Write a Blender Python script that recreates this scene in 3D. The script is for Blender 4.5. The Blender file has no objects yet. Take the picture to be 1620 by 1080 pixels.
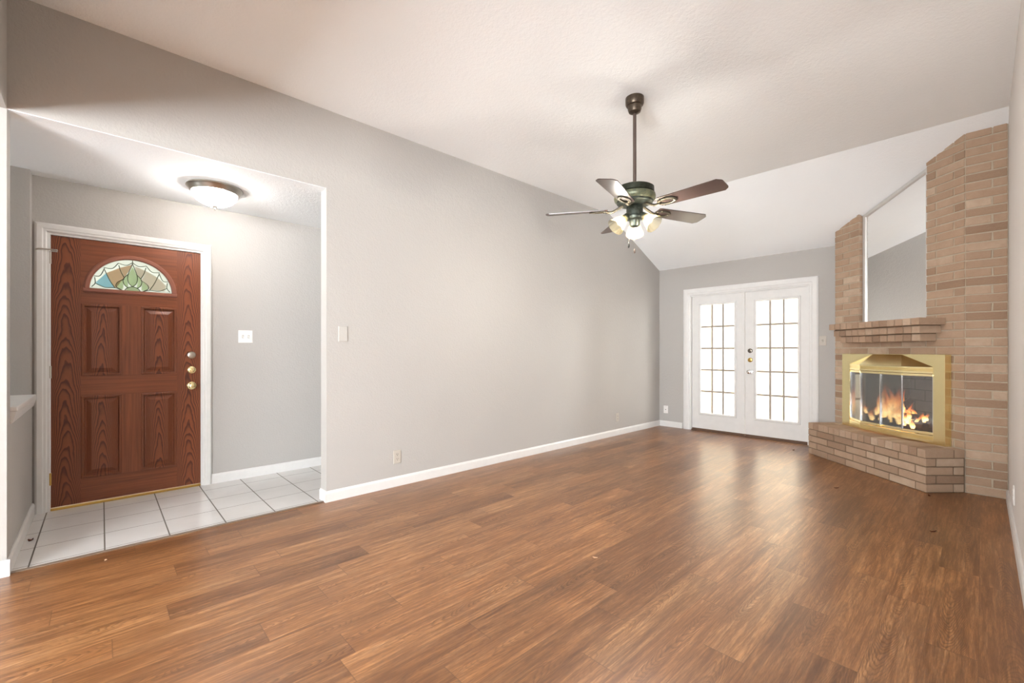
import bpy, bmesh, math, random
from mathutils import Vector, Matrix
random.seed(7)
sc = bpy.context.scene
COL = sc.collection
PI = math.pi
# ---------------------------------------------------------------- camera, world, sun, added fill lights, exposure
H = 1.175
cam_d = bpy.data.cameras.new('camera'); cam = bpy.data.objects.new('camera', cam_d); COL.objects.link(cam)
cam_d.sensor_width = 36.0; cam_d.lens = 695.0 / 1620 * 36; cam_d.shift_y = 15.0 / 1620
cam_d.clip_start = 0.02
YAW = math.atan2(743, 695)
cam.location = (0, 0, H); cam.rotation_euler = (PI / 2, 0, YAW)
sc.camera = cam
w = bpy.data.worlds.new('sky'); sc.world = w; w.use_nodes = True
bg = w.node_tree.nodes['Background']; bg.inputs[0].default_value = (0.93, 0.97, 1.0, 1); bg.inputs[1].default_value = 5.5
sun_d = bpy.data.lights.new('sun', 'SUN'); sun_d.energy = 34.0; sun_d.angle = 0.01; sun_d.color = (1, 0.95, 0.86)
sun = bpy.data.objects.new('sun', sun_d); COL.objects.link(sun); sun.location = (-3, 8, 6)
sun.rotation_euler = Vector((0.05, -0.030, -0.30)).to_track_quat('-Z', 'Y').to_euler()
def area(name, loc, direction, sx, sy, power, col=(1, 1, 1)):
    d = bpy.data.lights.new(name, 'AREA'); d.shape = 'RECTANGLE'; d.size = sx; d.size_y = sy; d.energy = power; d.color = col
    o = bpy.data.objects.new(name, d); COL.objects.link(o); o.location = loc
    o.rotation_euler = Vector(direction).to_track_quat('-Z', 'Z').to_euler()
    return o
area('fill_behind_camera', (0.9, -4.16, 1.45), (0, 1, 0.9), 3.4, 1.7, 860, (0.91, 0.96, 1.0))  # added fill behind the camera, tilted up to brighten the ceiling
area('skylight_portal', (-2.22, 6.60, 1.05), (0, -1, 0), 1.5, 1.7, 1).data.cycles.is_portal = True
area('fill_outside_patio', (0.7, 8.1, 1.5), (-1, -0.75, -0.08), 3.0, 2.2, 1600, (1.0, 0.98, 0.96))  # added unseen panel outside, brightens the far end of the left wall
sc.view_settings.view_transform = 'Standard'; sc.view_settings.look = 'None'
sc.view_settings.gamma = 1.0; sc.view_settings.use_curve_mapping = False
sc.view_settings.exposure = 0.44

# ---------------------------------------------------------------- node helpers
def S(r, g, b):
    f = lambda c: (c / 255 / 12.92) if c / 255 <= 0.04045 else ((c / 255 + 0.055) / 1.055) ** 2.4
    return (f(r), f(g), f(b), 1.0)
class NT:
    def __init__(s, name):
        s.m = bpy.data.materials.new(name); s.m.use_nodes = True
        s.t = s.m.node_tree; s.t.nodes.clear()
        s.out = s.n('ShaderNodeOutputMaterial')
    def n(s, typ, **kw):
        x = s.t.nodes.new(typ)
        for k, v in kw.items(): setattr(x, k, v)
        return x
    def l(s, a, b): s.t.links.new(a, b)
    def setin(s, sock, v):
        if isinstance(v, bpy.types.NodeSocket): s.l(v, sock)
        else: sock.default_value = v
    def math(s, op, a, b=0.0, c=0.0, clamp=False):
        x = s.n('ShaderNodeMath', operation=op, use_clamp=clamp)
        for i, v in enumerate((a, b, c)):
            if i < len(x.inputs): s.setin(x.inputs[i], v)
        return x.outputs[0]
    def mix(s, fac, a, b, blend='MIX'):
        x = s.n('ShaderNodeMix', data_type='RGBA', blend_type=blend)
        s.setin(x.inputs[0], fac); s.setin(x.inputs[6], a); s.setin(x.inputs[7], b)
        return x.outputs[2]
    def noise(s, vec, scale, detail=3, rough=0.5, dist=0.0):
        x = s.n('ShaderNodeTexNoise'); x.inputs['Scale'].default_value = scale; x.inputs['Detail'].default_value = detail
        x.inputs['Roughness'].default_value = rough; x.inputs['Distortion'].default_value = dist
        if vec is not None: s.l(vec, x.inputs['Vector'])
        return x.outputs['Fac']
    def white(s, vec):
        x = s.n('ShaderNodeTexWhiteNoise', noise_dimensions='3D'); s.l(vec, x.inputs['Vector']); return x
    def ramp(s, fac, stops, interp='LINEAR'):
        x = s.n('ShaderNodeValToRGB'); x.color_ramp.interpolation = interp
        e = x.color_ramp.elements
        while len(e) < len(stops): e.new(0.5)
        for i, (p, c) in enumerate(stops): e[i].position = p; e[i].color = c
        s.setin(x.inputs[0], fac); return x.outputs[0]
    def vec(s, x=0.0, y=0.0, z=0.0):
        c = s.n('ShaderNodeCombineXYZ')
        for i, v in enumerate((x, y, z)): s.setin(c.inputs[i], v)
        return c.outputs[0]
    def sep(s, v):
        c = s.n('ShaderNodeSeparateXYZ'); s.l(v, c.inputs[0]); return c.outputs
    def pos(s): return s.n('ShaderNodeNewGeometry').outputs['Position']
    def objc(s): return s.n('ShaderNodeTexCoord').outputs['Object']
    def vscale(s, v, sx, sy, sz):
        x = s.n('ShaderNodeVectorMath', operation='MULTIPLY'); s.l(v, x.inputs[0]); x.inputs[1].default_value = (sx, sy, sz); return x.outputs[0]
    def vadd(s, a, b):
        x = s.n('ShaderNodeVectorMath', operation='ADD'); s.l(a, x.inputs[0]); s.setin(x.inputs[1], b); return x.outputs[0]
    def bump(s, h, strength=0.3, dist=0.01):
        x = s.n('ShaderNodeBump'); x.inputs['Strength'].default_value = strength; x.inputs['Distance'].default_value = dist
        s.l(h, x.inputs['Height']); return x.outputs[0]
    def bsdf(s, color, rough=0.5, metal=0.0, normal=None, spec=0.5, coat=0.0, coat_rough=0.1):
        b = s.n('ShaderNodeBsdfPrincipled')
        s.setin(b.inputs['Base Color'], color); s.setin(b.inputs['Roughness'], rough); s.setin(b.inputs['Metallic'], metal)
        b.inputs['Specular IOR Level'].default_value = spec
        b.inputs['Coat Weight'].default_value = coat; b.inputs['Coat Roughness'].default_value = coat_rough
        if normal is not None: s.l(normal, b.inputs['Normal'])
        return b
    def done(s, sh):
        s.l(sh.outputs[0] if hasattr(sh, 'outputs') else sh, s.out.inputs[0]); return s.m

def plain(name, col, rough=0.5, metal=0.0, bumpscale=None, bstr=0.15, spec=0.5, var=0.06):
    t = NT(name); p = t.objc()
    n = t.noise(p, bumpscale or 18.0, 3)
    dark = tuple(c * (1 - var) for c in col[:3]) + (1,); lite = tuple(min(1, c * (1 + var)) for c in col[:3]) + (1,)
    c = t.mix(n, dark, lite)
    nr = t.bump(t.noise(p, (bumpscale or 40.0) * 2), bstr, 0.002) if bstr else None
    return t.done(t.bsdf(c, rough, metal, nr, spec))

def m_wall(name, col, scale=70, strength=0.35):
    t = NT(name); p = t.pos()
    big = t.noise(p, 1.3, 2); c = t.mix(big, tuple(x * 0.97 for x in col[:3]) + (1,), tuple(x * 1.03 for x in col[:3]) + (1,))
    h = t.math('ADD', t.noise(p, scale, 3, 0.55), t.math('MULTIPLY', t.noise(p, scale * 0.35, 2), 0.8))
    return t.done(t.bsdf(c, 0.75, 0, t.bump(h, strength, 0.006), 0.3))

M = {}
M['wall'] = m_wall('wall_paint', S(175, 171, 166))
M['ceil'] = m_wall('ceiling_paint', S(242, 244, 245), 90, 0.3)
M['wall_pale'] = m_wall('pale_right_wall', S(216, 211, 207))  # right wall, set paler than the other walls
M['trim'] = plain('trim_white', S(218, 216, 213), 0.35, 0, 12, 0.05)
M['muntin'] = plain('muntin_white_backlit', S(162, 152, 140), 0.45, 0, 12, 0.05)  # white wood coloured darker, backlit shade put into the base colour
M['white'] = plain('white_plastic', S(232, 228, 224), 0.35, 0, 12, 0.0)
M['painted_plate'] = plain('painted_over_plate', S(182, 178, 172), 0.6, 0, 60, 0.1)
M['beige_plate'] = plain('beige_plastic', S(184, 177, 166), 0.4, 0, 12, 0.0)
M['slot'] = plain('slot_dark', S(60, 55, 50), 0.6)
M['black'] = plain('black_iron', S(28, 27, 26), 0.6, 0.3, 40, 0.2)
M['nickel'] = plain('satin_nickel', S(190, 184, 174), 0.28, 1.0, 20, 0.0)
M['pewter'] = plain('dark_pewter', S(120, 112, 102), 0.35, 1.0, 20, 0.0)
M['chrome'] = plain('bright_chrome', S(235, 235, 235), 0.08, 1.0, 20, 0.0)
M['brass'] = plain('polished_brass', S(255, 237, 184), 0.24, 1.0, 25, 0.0)
M['brass_dull'] = plain('antique_brass', S(190, 155, 85), 0.3, 1.0, 60, 0.2)
M['alu'] = plain('grey_aluminium_trim', S(205, 202, 198), 0.35, 0.4, 20, 0.0)
M['sweep'] = plain('brown_weatherstrip', S(96, 70, 52), 0.7)
M['strip'] = plain('transition_strip', S(118, 98, 82), 0.45)
M['concrete'] = plain('patio_concrete', S(196, 190, 180), 0.85, 0, 30, 0.3)
M['leaf'] = plain('dry_leaf_brown', S(86, 44, 24), 0.7, 0, 90, 0.4)
M['crumb'] = plain('pale_crumb', S(205, 165, 130), 0.7, 0, 90, 0.4)
M['cavity'] = plain('black_void', S(30, 30, 30), 0.9)

def m_fence():
    t = NT('cream_siding'); p = t.pos(); x = t.sep(p)[0]
    fr = t.math('FRACT', t.math('DIVIDE', x, 0.14))
    ln = t.math('LESS_THAN', fr, 0.06)
    c = t.mix(t.math('MULTIPLY', ln, 0.35), S(196, 185, 168), S(172, 159, 140))
    return t.done(t.bsdf(c, 0.8, 0, t.bump(ln, 0.3, 0.01)))
M['siding'] = m_fence()

def m_floor():
    t = NT('laminate_planks'); p = t.pos(); x, y, z = t.sep(p)
    xr = t.math('DIVIDE', t.math('ADD', x, 0.008), 0.151)
    row = t.math('FLOOR', xr); fx = t.math('SUBTRACT', xr, row)
    rnd = t.white(t.vec(row, 3.1, 0.7)).outputs['Value']
    off = t.math('ADD', t.math('MULTIPLY', row, -0.29), t.math('MULTIPLY', rnd, 0.25))
    yr = t.math('SUBTRACT', t.math('DIVIDE', t.math('SUBTRACT', y, 0.27), 0.914), off)
    cell = t.math('FLOOR', yr); fy = t.math('SUBTRACT', yr, cell)
    wn = t.white(t.vec(row, cell, 1.3)); r1 = wn.outputs['Value']
    rc = t.sep(wn.outputs['Color'])
    # local coordinates in the plank, metres, shifted for each plank
    lx = t.math('MULTIPLY', t.math('SUBTRACT', fx, 0.5), 0.151)
    lv = t.vec(t.math('ADD', x, t.math('MULTIPLY', rc[0], 17.0)), t.math('ADD', y, t.math('MULTIPLY', rc[1], 29.0)), t.math('MULTIPLY', rc[2], 9.0))
    streak = t.noise(t.vscale(lv, 27, 1.9, 1), 1.0, 6, 0.65, 0.6)
    mid = t.noise(t.vscale(lv, 85, 4.5, 1), 1.0, 4, 0.62, 0.5)
    fine = t.noise(t.vscale(lv, 260, 24, 1), 1.0, 3, 0.6, 0.2)
    warp = t.noise(t.vscale(lv, 10, 2.5, 1), 1.0, 3, 0.5)
    # cathedral figure: nested parabolas along the plank
    lxo = t.math('ADD', lx, t.math('MULTIPLY', t.math('SUBTRACT', rc[0], 0.5), 0.09))
    sgn = t.math('SUBTRACT', t.math('MULTIPLY', t.math('GREATER_THAN', rc[2], 0.5), 2.0), 1.0)
    par = t.math('ADD', t.math('MULTIPLY', y, sgn), t.math('MULTIPLY', t.math('MULTIPLY', lxo, lxo), 120.0))
    par = t.math('ADD', par, t.math('MULTIPLY', warp, 0.55))
    rings = t.ramp(t.math('FRACT', t.math('MULTIPLY', par, 22.0)), [(0.0, (0,)*3 + (1,)), (0.45, (0.15,)*3 + (1,)), (0.8, (1,)*3 + (1,)), (1.0, (0,)*3 + (1,))])
    patch = t.ramp(t.noise(t.vscale(lv, 6, 1.4, 1), 1.0, 2), [(0.40, (0, 0, 0, 1)), (0.60, (1, 1, 1, 1))])
    base = t.ramp(streak, [(0.30, S(124, 83, 47)), (0.44, S(168, 119, 74)), (0.56, S(188, 137, 89)), (0.72, S(210, 166, 120))])
    c = t.mix(t.ramp(mid, [(0.42, (0.62,)*3 + (1,)), (0.66, (0.0,)*3 + (1,))]), base, S(98, 60, 34))
    c = t.mix(t.math('MULTIPLY', t.ramp(fine, [(0.40, (1,)*3 + (1,)), (0.6, (0.0,)*3 + (1,))]), 0.30), c, S(80, 48, 26))
    c = t.mix(t.math('MULTIPLY', t.math('MULTIPLY', rings, patch), 0.6), c, S(72, 43, 24))
    tint = t.ramp(r1, [(0.0, S(204, 192, 182)), (0.35, S(232, 224, 216)), (0.7, S(250, 240, 230)), (1.0, S(255, 255, 255))])
    c = t.mix(1.0, c, tint, 'MULTIPLY')
    warm = t.mix(t.math('MULTIPLY', rc[1], 0.12), c, S(158, 104, 60))
    gx = t.math('MINIMUM', fx, t.math('SUBTRACT', 1.0, fx)); gy = t.math('MINIMUM', fy, t.math('SUBTRACT', 1.0, fy))
    seam = t.math('MAXIMUM', t.math('LESS_THAN', gx, 0.006), t.math('LESS_THAN', gy, 0.0020))
    c = t.mix(t.math('MULTIPLY', seam, 0.55), warm, S(88, 56, 36))
    hgt = t.math('SUBTRACT', t.math('MULTIPLY', fine, 0.5), seam)
    rough = t.math('ADD', 0.29, t.math('MULTIPLY', t.noise(p, 2.5, 3), 0.06))
    return t.done(t.bsdf(c, rough, 0, t.bump(hgt, 0.10, 0.002), 0.8))
M['floor'] = m_floor()

def m_tile():
    t = NT('white_floor_tile'); p = t.pos(); x, y, z = t.sep(p)
    fx = t.math('FRACT', t.math('DIVIDE', t.math('ADD', x, 3.815 + 3.05), 0.300))
    fy = t.math('FRACT', t.math('DIVIDE', t.math('ADD', y, 3.05 - 0.016), 0.305))
    gx = t.math('MINIMUM', fx, t.math('SUBTRACT', 1.0, fx)); gy = t.math('MINIMUM', fy, t.math('SUBTRACT', 1.0, fy))
    g = t.math('MAXIMUM', t.math('LESS_THAN', gx, 0.009), t.math('LESS_THAN', gy, 0.012))
    n = t.noise(p, 6, 4)
    tc = t.mix(n, S(206, 203, 199), S(220, 217, 214))
    c = t.mix(g, tc, S(98, 90, 82))
    r = t.math('ADD', 0.16, t.math('MULTIPLY', g, 0.6))
    return t.done(t.bsdf(c, r, 0, t.bump(t.math('MULTIPLY', g, -1.0), 0.4, 0.003)))
M['tile'] = m_tile()

def m_brick(name, lo, mid, hi, stain):
    t = NT(name); g = t.n('ShaderNodeNewGeometry'); p = g.outputs['Position']; r = g.outputs['Random Per Island']
    c = t.ramp(r, [(0.0, lo), (0.35, mid), (0.75, mid), (1.0, hi)])
    sv = t.vadd(p, t.vec(t.math('MULTIPLY', r, 31.0), t.math('MULTIPLY', r, 17.0), t.math('MULTIPLY', r, 7.0)))
    blot = t.ramp(t.noise(sv, 13, 4, 0.6), [(0.35, (0, 0, 0, 1)), (0.75, (1, 1, 1, 1))])
    c = t.mix(t.math('MULTIPLY', blot, 0.40), c, stain)
    scr = t.noise(t.vscale(p, 60, 60, 190), 1.0, 4, 0.7)
    c = t.mix(t.math('MULTIPLY', scr, 0.42), c, S(192, 172, 148))
    h = t.math('ADD', t.noise(p, 130, 4, 0.7), t.math('MULTIPLY', scr, 0.6))
    return t.done(t.bsdf(c, 0.9, 0, t.bump(h, 0.45, 0.004), 0.2))
M['brick'] = m_brick('tan_brick', S(130, 100, 80), S(168, 140, 118), S(192, 170, 149), S(134, 100, 78))
def m_mortar():
    t = NT('grey_tan_mortar'); p = t.pos(); n = t.noise(p, 60, 4, 0.7)
    c = t.mix(n, S(168, 154, 135), S(194, 180, 160))
    return t.done(t.bsdf(c, 0.95, 0, t.bump(n, 0.5, 0.004), 0.1))
M['mortar'] = m_mortar()
M['mortar_dark'] = plain('dark_brown_mortar', S(120, 100, 80), 0.95, 0, 60, 0.4)  # darker brown mortar for the hearth and mantel joints
def m_firebox():
    t = NT('firebox_panel'); p = t.objc(); x, y, z = t.sep(p)
    u = t.math('ADD', t.math('MULTIPLY', x, -0.74), t.math('MULTIPLY', y, 0.673))
    rz = t.math('DIVIDE', z, 0.11); row = t.math('FLOOR', rz); fz = t.math('SUBTRACT', rz, row)
    fu = t.math('FRACT', t.math('ADD', t.math('DIVIDE', u, 0.22), t.math('MULTIPLY', row, 0.5)))
    g = t.math('MAXIMUM', t.math('LESS_THAN', fz, 0.07), t.math('LESS_THAN', fu, 0.04))
    c = t.mix(g, t.mix(t.noise(p, 9, 4), S(58, 56, 54), S(104, 102, 98)), S(34, 33, 32))
    return t.done(t.bsdf(c, 0.9, 0, t.bump(t.math('MULTIPLY', g, -1.0), 0.5, 0.006), 0.2))
M['firebox'] = m_firebox()

def m_doorwood(name, mode):
    # uses the UV map: u across the board, v along it, in metres
    t = NT(name); uv = t.n('ShaderNodeUVMap').outputs[0]; u, v, _ = t.sep(uv)
    oi = t.n('ShaderNodeObjectInfo').outputs['Random']
    sh = t.vec(t.math('MULTIPLY', oi, 13.0), t.math('MULTIPLY', oi, 7.0), 0.0)
    q = t.vadd(uv, sh)
    fine = t.noise(t.vscale(q, 420, 9, 1), 1.0, 4, 0.65, 0.2)
    if mode == 'cathedral':
        wob = t.math('MULTIPLY', t.math('SUBTRACT', t.noise(t.vscale(q, 9, 3.2, 1), 1.0, 3, 0.5), 0.5), 0.42)
        uu = t.math('ADD', u, t.math('MULTIPLY', t.math('SUBTRACT', t.noise(t.vscale(q, 2, 2.3, 1), 1.0, 2), 0.5), 0.035))
        par = t.math('ADD', v, t.math('ADD', t.math('MULTIPLY', t.math('MULTIPLY', uu, uu), 90.0), wob))
        f = t.math('FRACT', t.math('ADD', t.math('MULTIPLY', par, 9.5), t.math('MULTIPLY', oi, 5.0)))
        rg = t.ramp(f, [(0.0, (0.05,)*3 + (1,)), (0.45, (0.2,)*3 + (1,)), (0.8, (1,)*3 + (1,)), (0.93, (0.8,)*3 + (1,)), (1.0, (0.05,)*3 + (1,))])
    else:
        rg = t.ramp(t.noise(t.vscale(q, 55, 1.6, 1), 1.0, 4, 0.6, 0.4), [(0.35, (0, 0, 0, 1)), (0.75, (0.75,)*3 + (1,))])
    c = t.mix(rg, S(136, 77, 46), S(58, 27, 16))
    c = t.mix(t.math('MULTIPLY', fine, 0.32), c, S(66, 28, 16))
    c = t.mix(t.math('MULTIPLY', t.noise(t.vscale(q, 3, 2, 1), 1.0, 2), 0.35), c, S(112, 56, 34))
    h = t.math('SUBTRACT', t.math('MULTIPLY', fine, 0.4), t.math('MULTIPLY', rg, 0.7))
    return t.done(t.bsdf(c, 0.38, 0, t.bump(h, 0.2, 0.002), 0.4))
M['wood_c'] = m_doorwood('mahogany_cathedral_grain', 'cathedral')
M['wood_s'] = m_doorwood('mahogany_straight_grain', 'straight')
M['arch_trim'] = plain('arch_moulding_brown', S(136, 84, 66), 0.4, 0, 60, 0.1)

def m_glass(name, tint, gloss=0.06, rough=0.0, milky=None):
    t = NT(name)
    tr = t.n('ShaderNodeBsdfTransparent'); tr.inputs[0].default_value = tint
    gl = t.n('ShaderNodeBsdfGlossy'); gl.inputs['Roughness'].default_value = rough; gl.inputs['Color'].default_value = (1, 1, 1, 1)
    lw = t.n('ShaderNodeLayerWeight'); lw.inputs['Blend'].default_value = 0.35
    fac = t.math('ADD', t.math('MULTIPLY', lw.outputs['Fresnel'], 0.8), gloss, clamp=True)
    base = tr.outputs[0]
    if milky:
        tl = t.n('ShaderNodeBsdfTranslucent'); tl.inputs[0].default_value = milky
        mm = t.n('ShaderNodeMixShader'); mm.inputs[0].default_value = 0.45; t.l(base, mm.inputs[1]); t.l(tl.outputs[0], mm.inputs[2]); base = mm.outputs[0]
        p = t.objc(); t.l(t.bump(t.noise(t.vscale(p, 60, 14, 60), 1.0, 3), 0.5, 0.004), gl.inputs['Normal'])
    mx = t.n('ShaderNodeMixShader'); t.l(fac, mx.inputs[0]); t.l(base, mx.inputs[1]); t.l(gl.outputs[0], mx.inputs[2])
    return t.done(mx.outputs[0])
M['pane'] = m_glass('clear_window_glass', (0.97, 0.98, 0.97, 1), 0.02)
M['fireglass'] = m_glass('smoked_fire_glass', (0.84, 0.87, 0.88, 1), 0.07)
M['art_clear'] = m_glass('bevelled_art_glass', (0.20, 0.20, 0.18, 1), 0.05, 0.05, (0.8, 0.82, 0.74, 1))
M['art_green'] = m_glass('pale_green_art_glass', (0.74, 0.84, 0.64, 1), 0.06, 0.05, (0.70, 0.78, 0.62, 1))
M['art_blue'] = m_glass('pale_blue_art_glass', (0.58, 0.84, 0.95, 1), 0.05, 0.05, (0.55, 0.75, 0.82, 1))
M['art_tan'] = m_glass('tan_art_glass', (0.86, 0.70, 0.54, 1), 0.05, 0.05, (0.72, 0.6, 0.5, 1))
M['art_pink'] = m_glass('blush_art_glass', (0.93, 0.86, 0.79, 1), 0.05, 0.05, (0.78, 0.72, 0.66, 1))
M['came'] = plain('dark_lead_came', S(58, 64, 46), 0.45, 0.6)
def m_mirror():
    t = NT('mirror_silver'); g = t.bsdf(t.mix(t.noise(t.objc(), 1.0), (0.93, 0.93, 0.925, 1), (0.94, 0.94, 0.935, 1)), 0.0, 1.0)
    return t.done(g)
M['mirror'] = m_mirror()

def m_glow(name, col, strength, edge, transp=0.35, emis_edge=0.6):
    t = NT(name)
    em = t.n('ShaderNodeEmission'); lw = t.n('ShaderNodeLayerWeight'); lw.inputs['Blend'].default_value = 0.5
    t.l(t.mix(lw.outputs['Facing'], col, edge), em.inputs[0])
    t.setin(em.inputs[1], t.math('MULTIPLY', t.math('SUBTRACT', 1.0, t.math('MULTIPLY', lw.outputs['Facing'], emis_edge)), strength))
    tr = t.n('ShaderNodeBsdfTransparent')
    df = t.n('ShaderNodeBsdfTranslucent'); df.inputs[0].default_value = edge
    a = t.n('ShaderNodeAddShader'); t.l(em.outputs[0], a.inputs[0]); t.l(df.outputs[0], a.inputs[1])
    mx = t.n('ShaderNodeMixShader'); mx.inputs[0].default_value = transp; t.l(a.outputs[0], mx.inputs[1]); t.l(tr.outputs[0], mx.inputs[2])
    return t.done(mx.outputs[0])
M['fan_shade'] = m_glow('frosted_fan_shade', (1.0, 0.93, 0.72, 1), 0.45, S(120, 105, 66), 0.45)
M['dome'] = m_glow('frosted_dome', (1.0, 0.97, 0.92, 1), 1.1, (0.95, 0.93, 0.9, 1), 0.45, 0.2)
def m_emit(name, col, s):
    t = NT(name); e = t.n('ShaderNodeEmission'); e.inputs[0].default_value = col; e.inputs[1].default_value = s; return t.done(e)
M['bulb'] = m_emit('lit_bulb', (1, 0.9, 0.68, 1), 1.6)

def m_patina(name, a, b, rough=0.4, metal=0.7):
    t = NT(name); p = t.objc()
    c = t.mix(t.ramp(t.noise(p, 45, 4, 0.65), [(0.4, (0, 0, 0, 1)), (0.65, (1, 1, 1, 1))]), a, b)
    return t.done(t.bsdf(c, rough, metal, t.bump(t.noise(p, 90, 3), 0.15, 0.002)))
M['bronze'] = m_patina('oil_rubbed_bronze', S(74, 62, 52), S(92, 80, 66))
M['rod'] = plain('brown_painted_rod', S(82, 68, 61), 0.4, 0.3)
M['verdigris'] = m_patina('verdigris_bronze', S(50, 54, 48), S(76, 82, 74))
M['verdigris_lite'] = m_patina('light_verdigris', S(112, 112, 88), S(82, 90, 74), 0.4, 0.5)
M['darkgreen'] = m_patina('dark_green_bronze', S(44, 46, 38), S(62, 66, 54))
M['iron'] = m_patina('blade_iron_bronze', S(74, 68, 57), S(98, 92, 78), 0.5, 0.7)
def m_blade():
    t = NT('walnut_blade'); p = t.objc()
    s = t.noise(t.vscale(p, 4, 70, 20), 1.0, 4, 0.6, 0.5)
    c = t.mix(s, S(52, 40, 37), S(76, 61, 56))
    return t.done(t.bsdf(c, 0.3, 0, None, 0.5))
M['blade'] = m_blade()
def m_log():
    t = NT('charred_bark'); p = t.objc(); n = t.noise(t.vscale(p, 30, 30, 30), 1.0, 5, 0.7)
    c = t.mix(n, S(24, 18, 15), S(96, 70, 54))
    return t.done(t.bsdf(c, 0.95, 0, t.bump(n, 0.8, 0.02), 0.1))
M['log'] = m_log()
def m_flame():
    t = NT('fire_flame'); uv = t.n('ShaderNodeUVMap').outputs[0]; u, v, _ = t.sep(uv)
    p = t.objc(); n = t.noise(t.vscale(p, 28, 28, 11), 1.0, 4, 0.6, 1.2)
    k = t.math('ADD', v, t.math('MULTIPLY', t.math('SUBTRACT', n, 0.5), 0.5))
    col = t.ramp(k, [(0.0, (1.0, 0.55, 0.16, 1)), (0.25, (1.0, 0.66, 0.28, 1)), (0.55, (1.0, 0.33, 0.06, 1)), (0.85, (0.9, 0.12, 0.02, 1))])
    em = t.n('ShaderNodeEmission'); t.l(col, em.inputs[0])
    t.setin(em.inputs[1], t.ramp(k, [(0.0, (1, 1, 1, 1)), (0.5, (0.62,) * 3 + (1,)), (1.0, (0.2,) * 3 + (1,))]))
    es = t.math('MULTIPLY', em.inputs[1].links[0].from_socket, 4.6); t.l(es, em.inputs[1])
    lw = t.n('ShaderNodeLayerWeight'); lw.inputs['Blend'].default_value = 0.4
    al = t.math('MULTIPLY', t.math('SUBTRACT', 1.15, lw.outputs['Facing'], clamp=True), t.math('SUBTRACT', 1.1, t.math('MULTIPLY', k, 1.05), clamp=True), clamp=True)
    al = t.math('MULTIPLY', al, t.ramp(n, [(0.36, (0.12,) * 3 + (1,)), (0.56, (1, 1, 1, 1))]), clamp=True)
    tr = t.n('ShaderNodeBsdfTransparent'); mx = t.n('ShaderNodeMixShader')
    t.l(al, mx.inputs[0]); t.l(tr.outputs[0], mx.inputs[1]); t.l(em.outputs[0], mx.inputs[2])
    return t.done(mx.outputs[0])
M['flame'] = m_flame()
M['ember'] = m_emit('glowing_ember', (1.0, 0.22, 0.03, 1), 1.4)

# ---------------------------------------------------------------- object helpers
ORG = {}
def props(o, label=None, cat=None, group=None, kind=None):
    if label: o['label'] = label
    if cat: o['category'] = cat
    if group: o['group'] = group
    if kind: o['kind'] = kind
def thing(name, label, cat, loc, group=None, kind=None):
    o = bpy.data.objects.new(name, None); COL.objects.link(o); o.location = loc; o.empty_display_size = 0.1
    ORG[o.name] = Vector(loc); props(o, label, cat, group, kind); return o
def obj(name, bm, mats, parent=None, origin=None, label=None, cat=None, group=None, kind=None, smooth=False, bevel=0.0, recalc=True):
    """bm holds world coordinates"""
    if recalc: bmesh.ops.recalc_face_normals(bm, faces=bm.faces)
    base = ORG[parent.name] if parent else Vector((0, 0, 0))
    if origin is None and not parent:
        xs = [v.co for v in bm.verts]
        origin = Vector(((min(v.x for v in xs) + max(v.x for v in xs)) / 2, (min(v.y for v in xs) + max(v.y for v in xs)) / 2, min(v.z for v in xs)))
    org = Vector(origin) if origin is not None else base
    bmesh.ops.translate(bm, verts=bm.verts, vec=-org)
    me = bpy.data.meshes.new(name); bm.to_mesh(me); bm.free()
    for m in (mats if isinstance(mats, (list, tuple)) else [mats]): me.materials.append(m)
    if smooth:
        for p in me.polygons: p.use_smooth = True
        try: me.set_sharp_from_angle(angle=math.radians(38))
        except Exception: pass
    o = bpy.data.objects.new(name, me); COL.objects.link(o)
    if parent: o.parent = parent
    o.location = org - base if parent else org
    ORG[o.name] = org
    if bevel:
        b = o.modifiers.new('bevel', 'BEVEL'); b.width = bevel; b.segments = 2; b.limit_method = 'ANGLE'; b.angle_limit = math.radians(40)
    props(o, label, cat, group, kind)
    return o
def BM(): return bmesh.new()
def box(bm, x0, x1, y0, y1, z0, z1, mi=0, frame=None):
    vs = [Vector((x, y, z)) for x in (x0, x1) for y in (y0, y1) for z in (z0, z1)]
    if frame: vs = [frame(*v) for v in vs]
    v = [bm.verts.new(c) for c in vs]
    for f in ((0, 1, 3, 2), (4, 6, 7, 5), (0, 4, 5, 1), (2, 3, 7, 6), (0, 2, 6, 4), (1, 5, 7, 3)):
        bm.faces.new([v[i] for i in f]).material_index = mi
    return v
def prism(bm, pts_lo, pts_hi, mi=0):
    a = [bm.verts.new(p) for p in pts_lo]; b = [bm.verts.new(p) for p in pts_hi]; n = len(a)
    bm.faces.new(a).material_index = mi; bm.faces.new(b[::-1]).material_index = mi
    for i in range(n): bm.faces.new((a[i], b[i], b[(i + 1) % n], a[(i + 1) % n])).material_index = mi
def prism_x(bm, poly, x0, x1, mi=0): prism(bm, [(x0, y, z) for y, z in poly], [(x1, y, z) for y, z in poly], mi)
def prism_y(bm, poly, y0, y1, mi=0): prism(bm, [(x, y0, z) for x, z in poly], [(x, y1, z) for x, z in poly], mi)
def prism_z(bm, poly, z0, z1, mi=0): prism(bm, [(x, y, z0) for x, y in poly], [(x, y, z1) for x, y in poly], mi)
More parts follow.
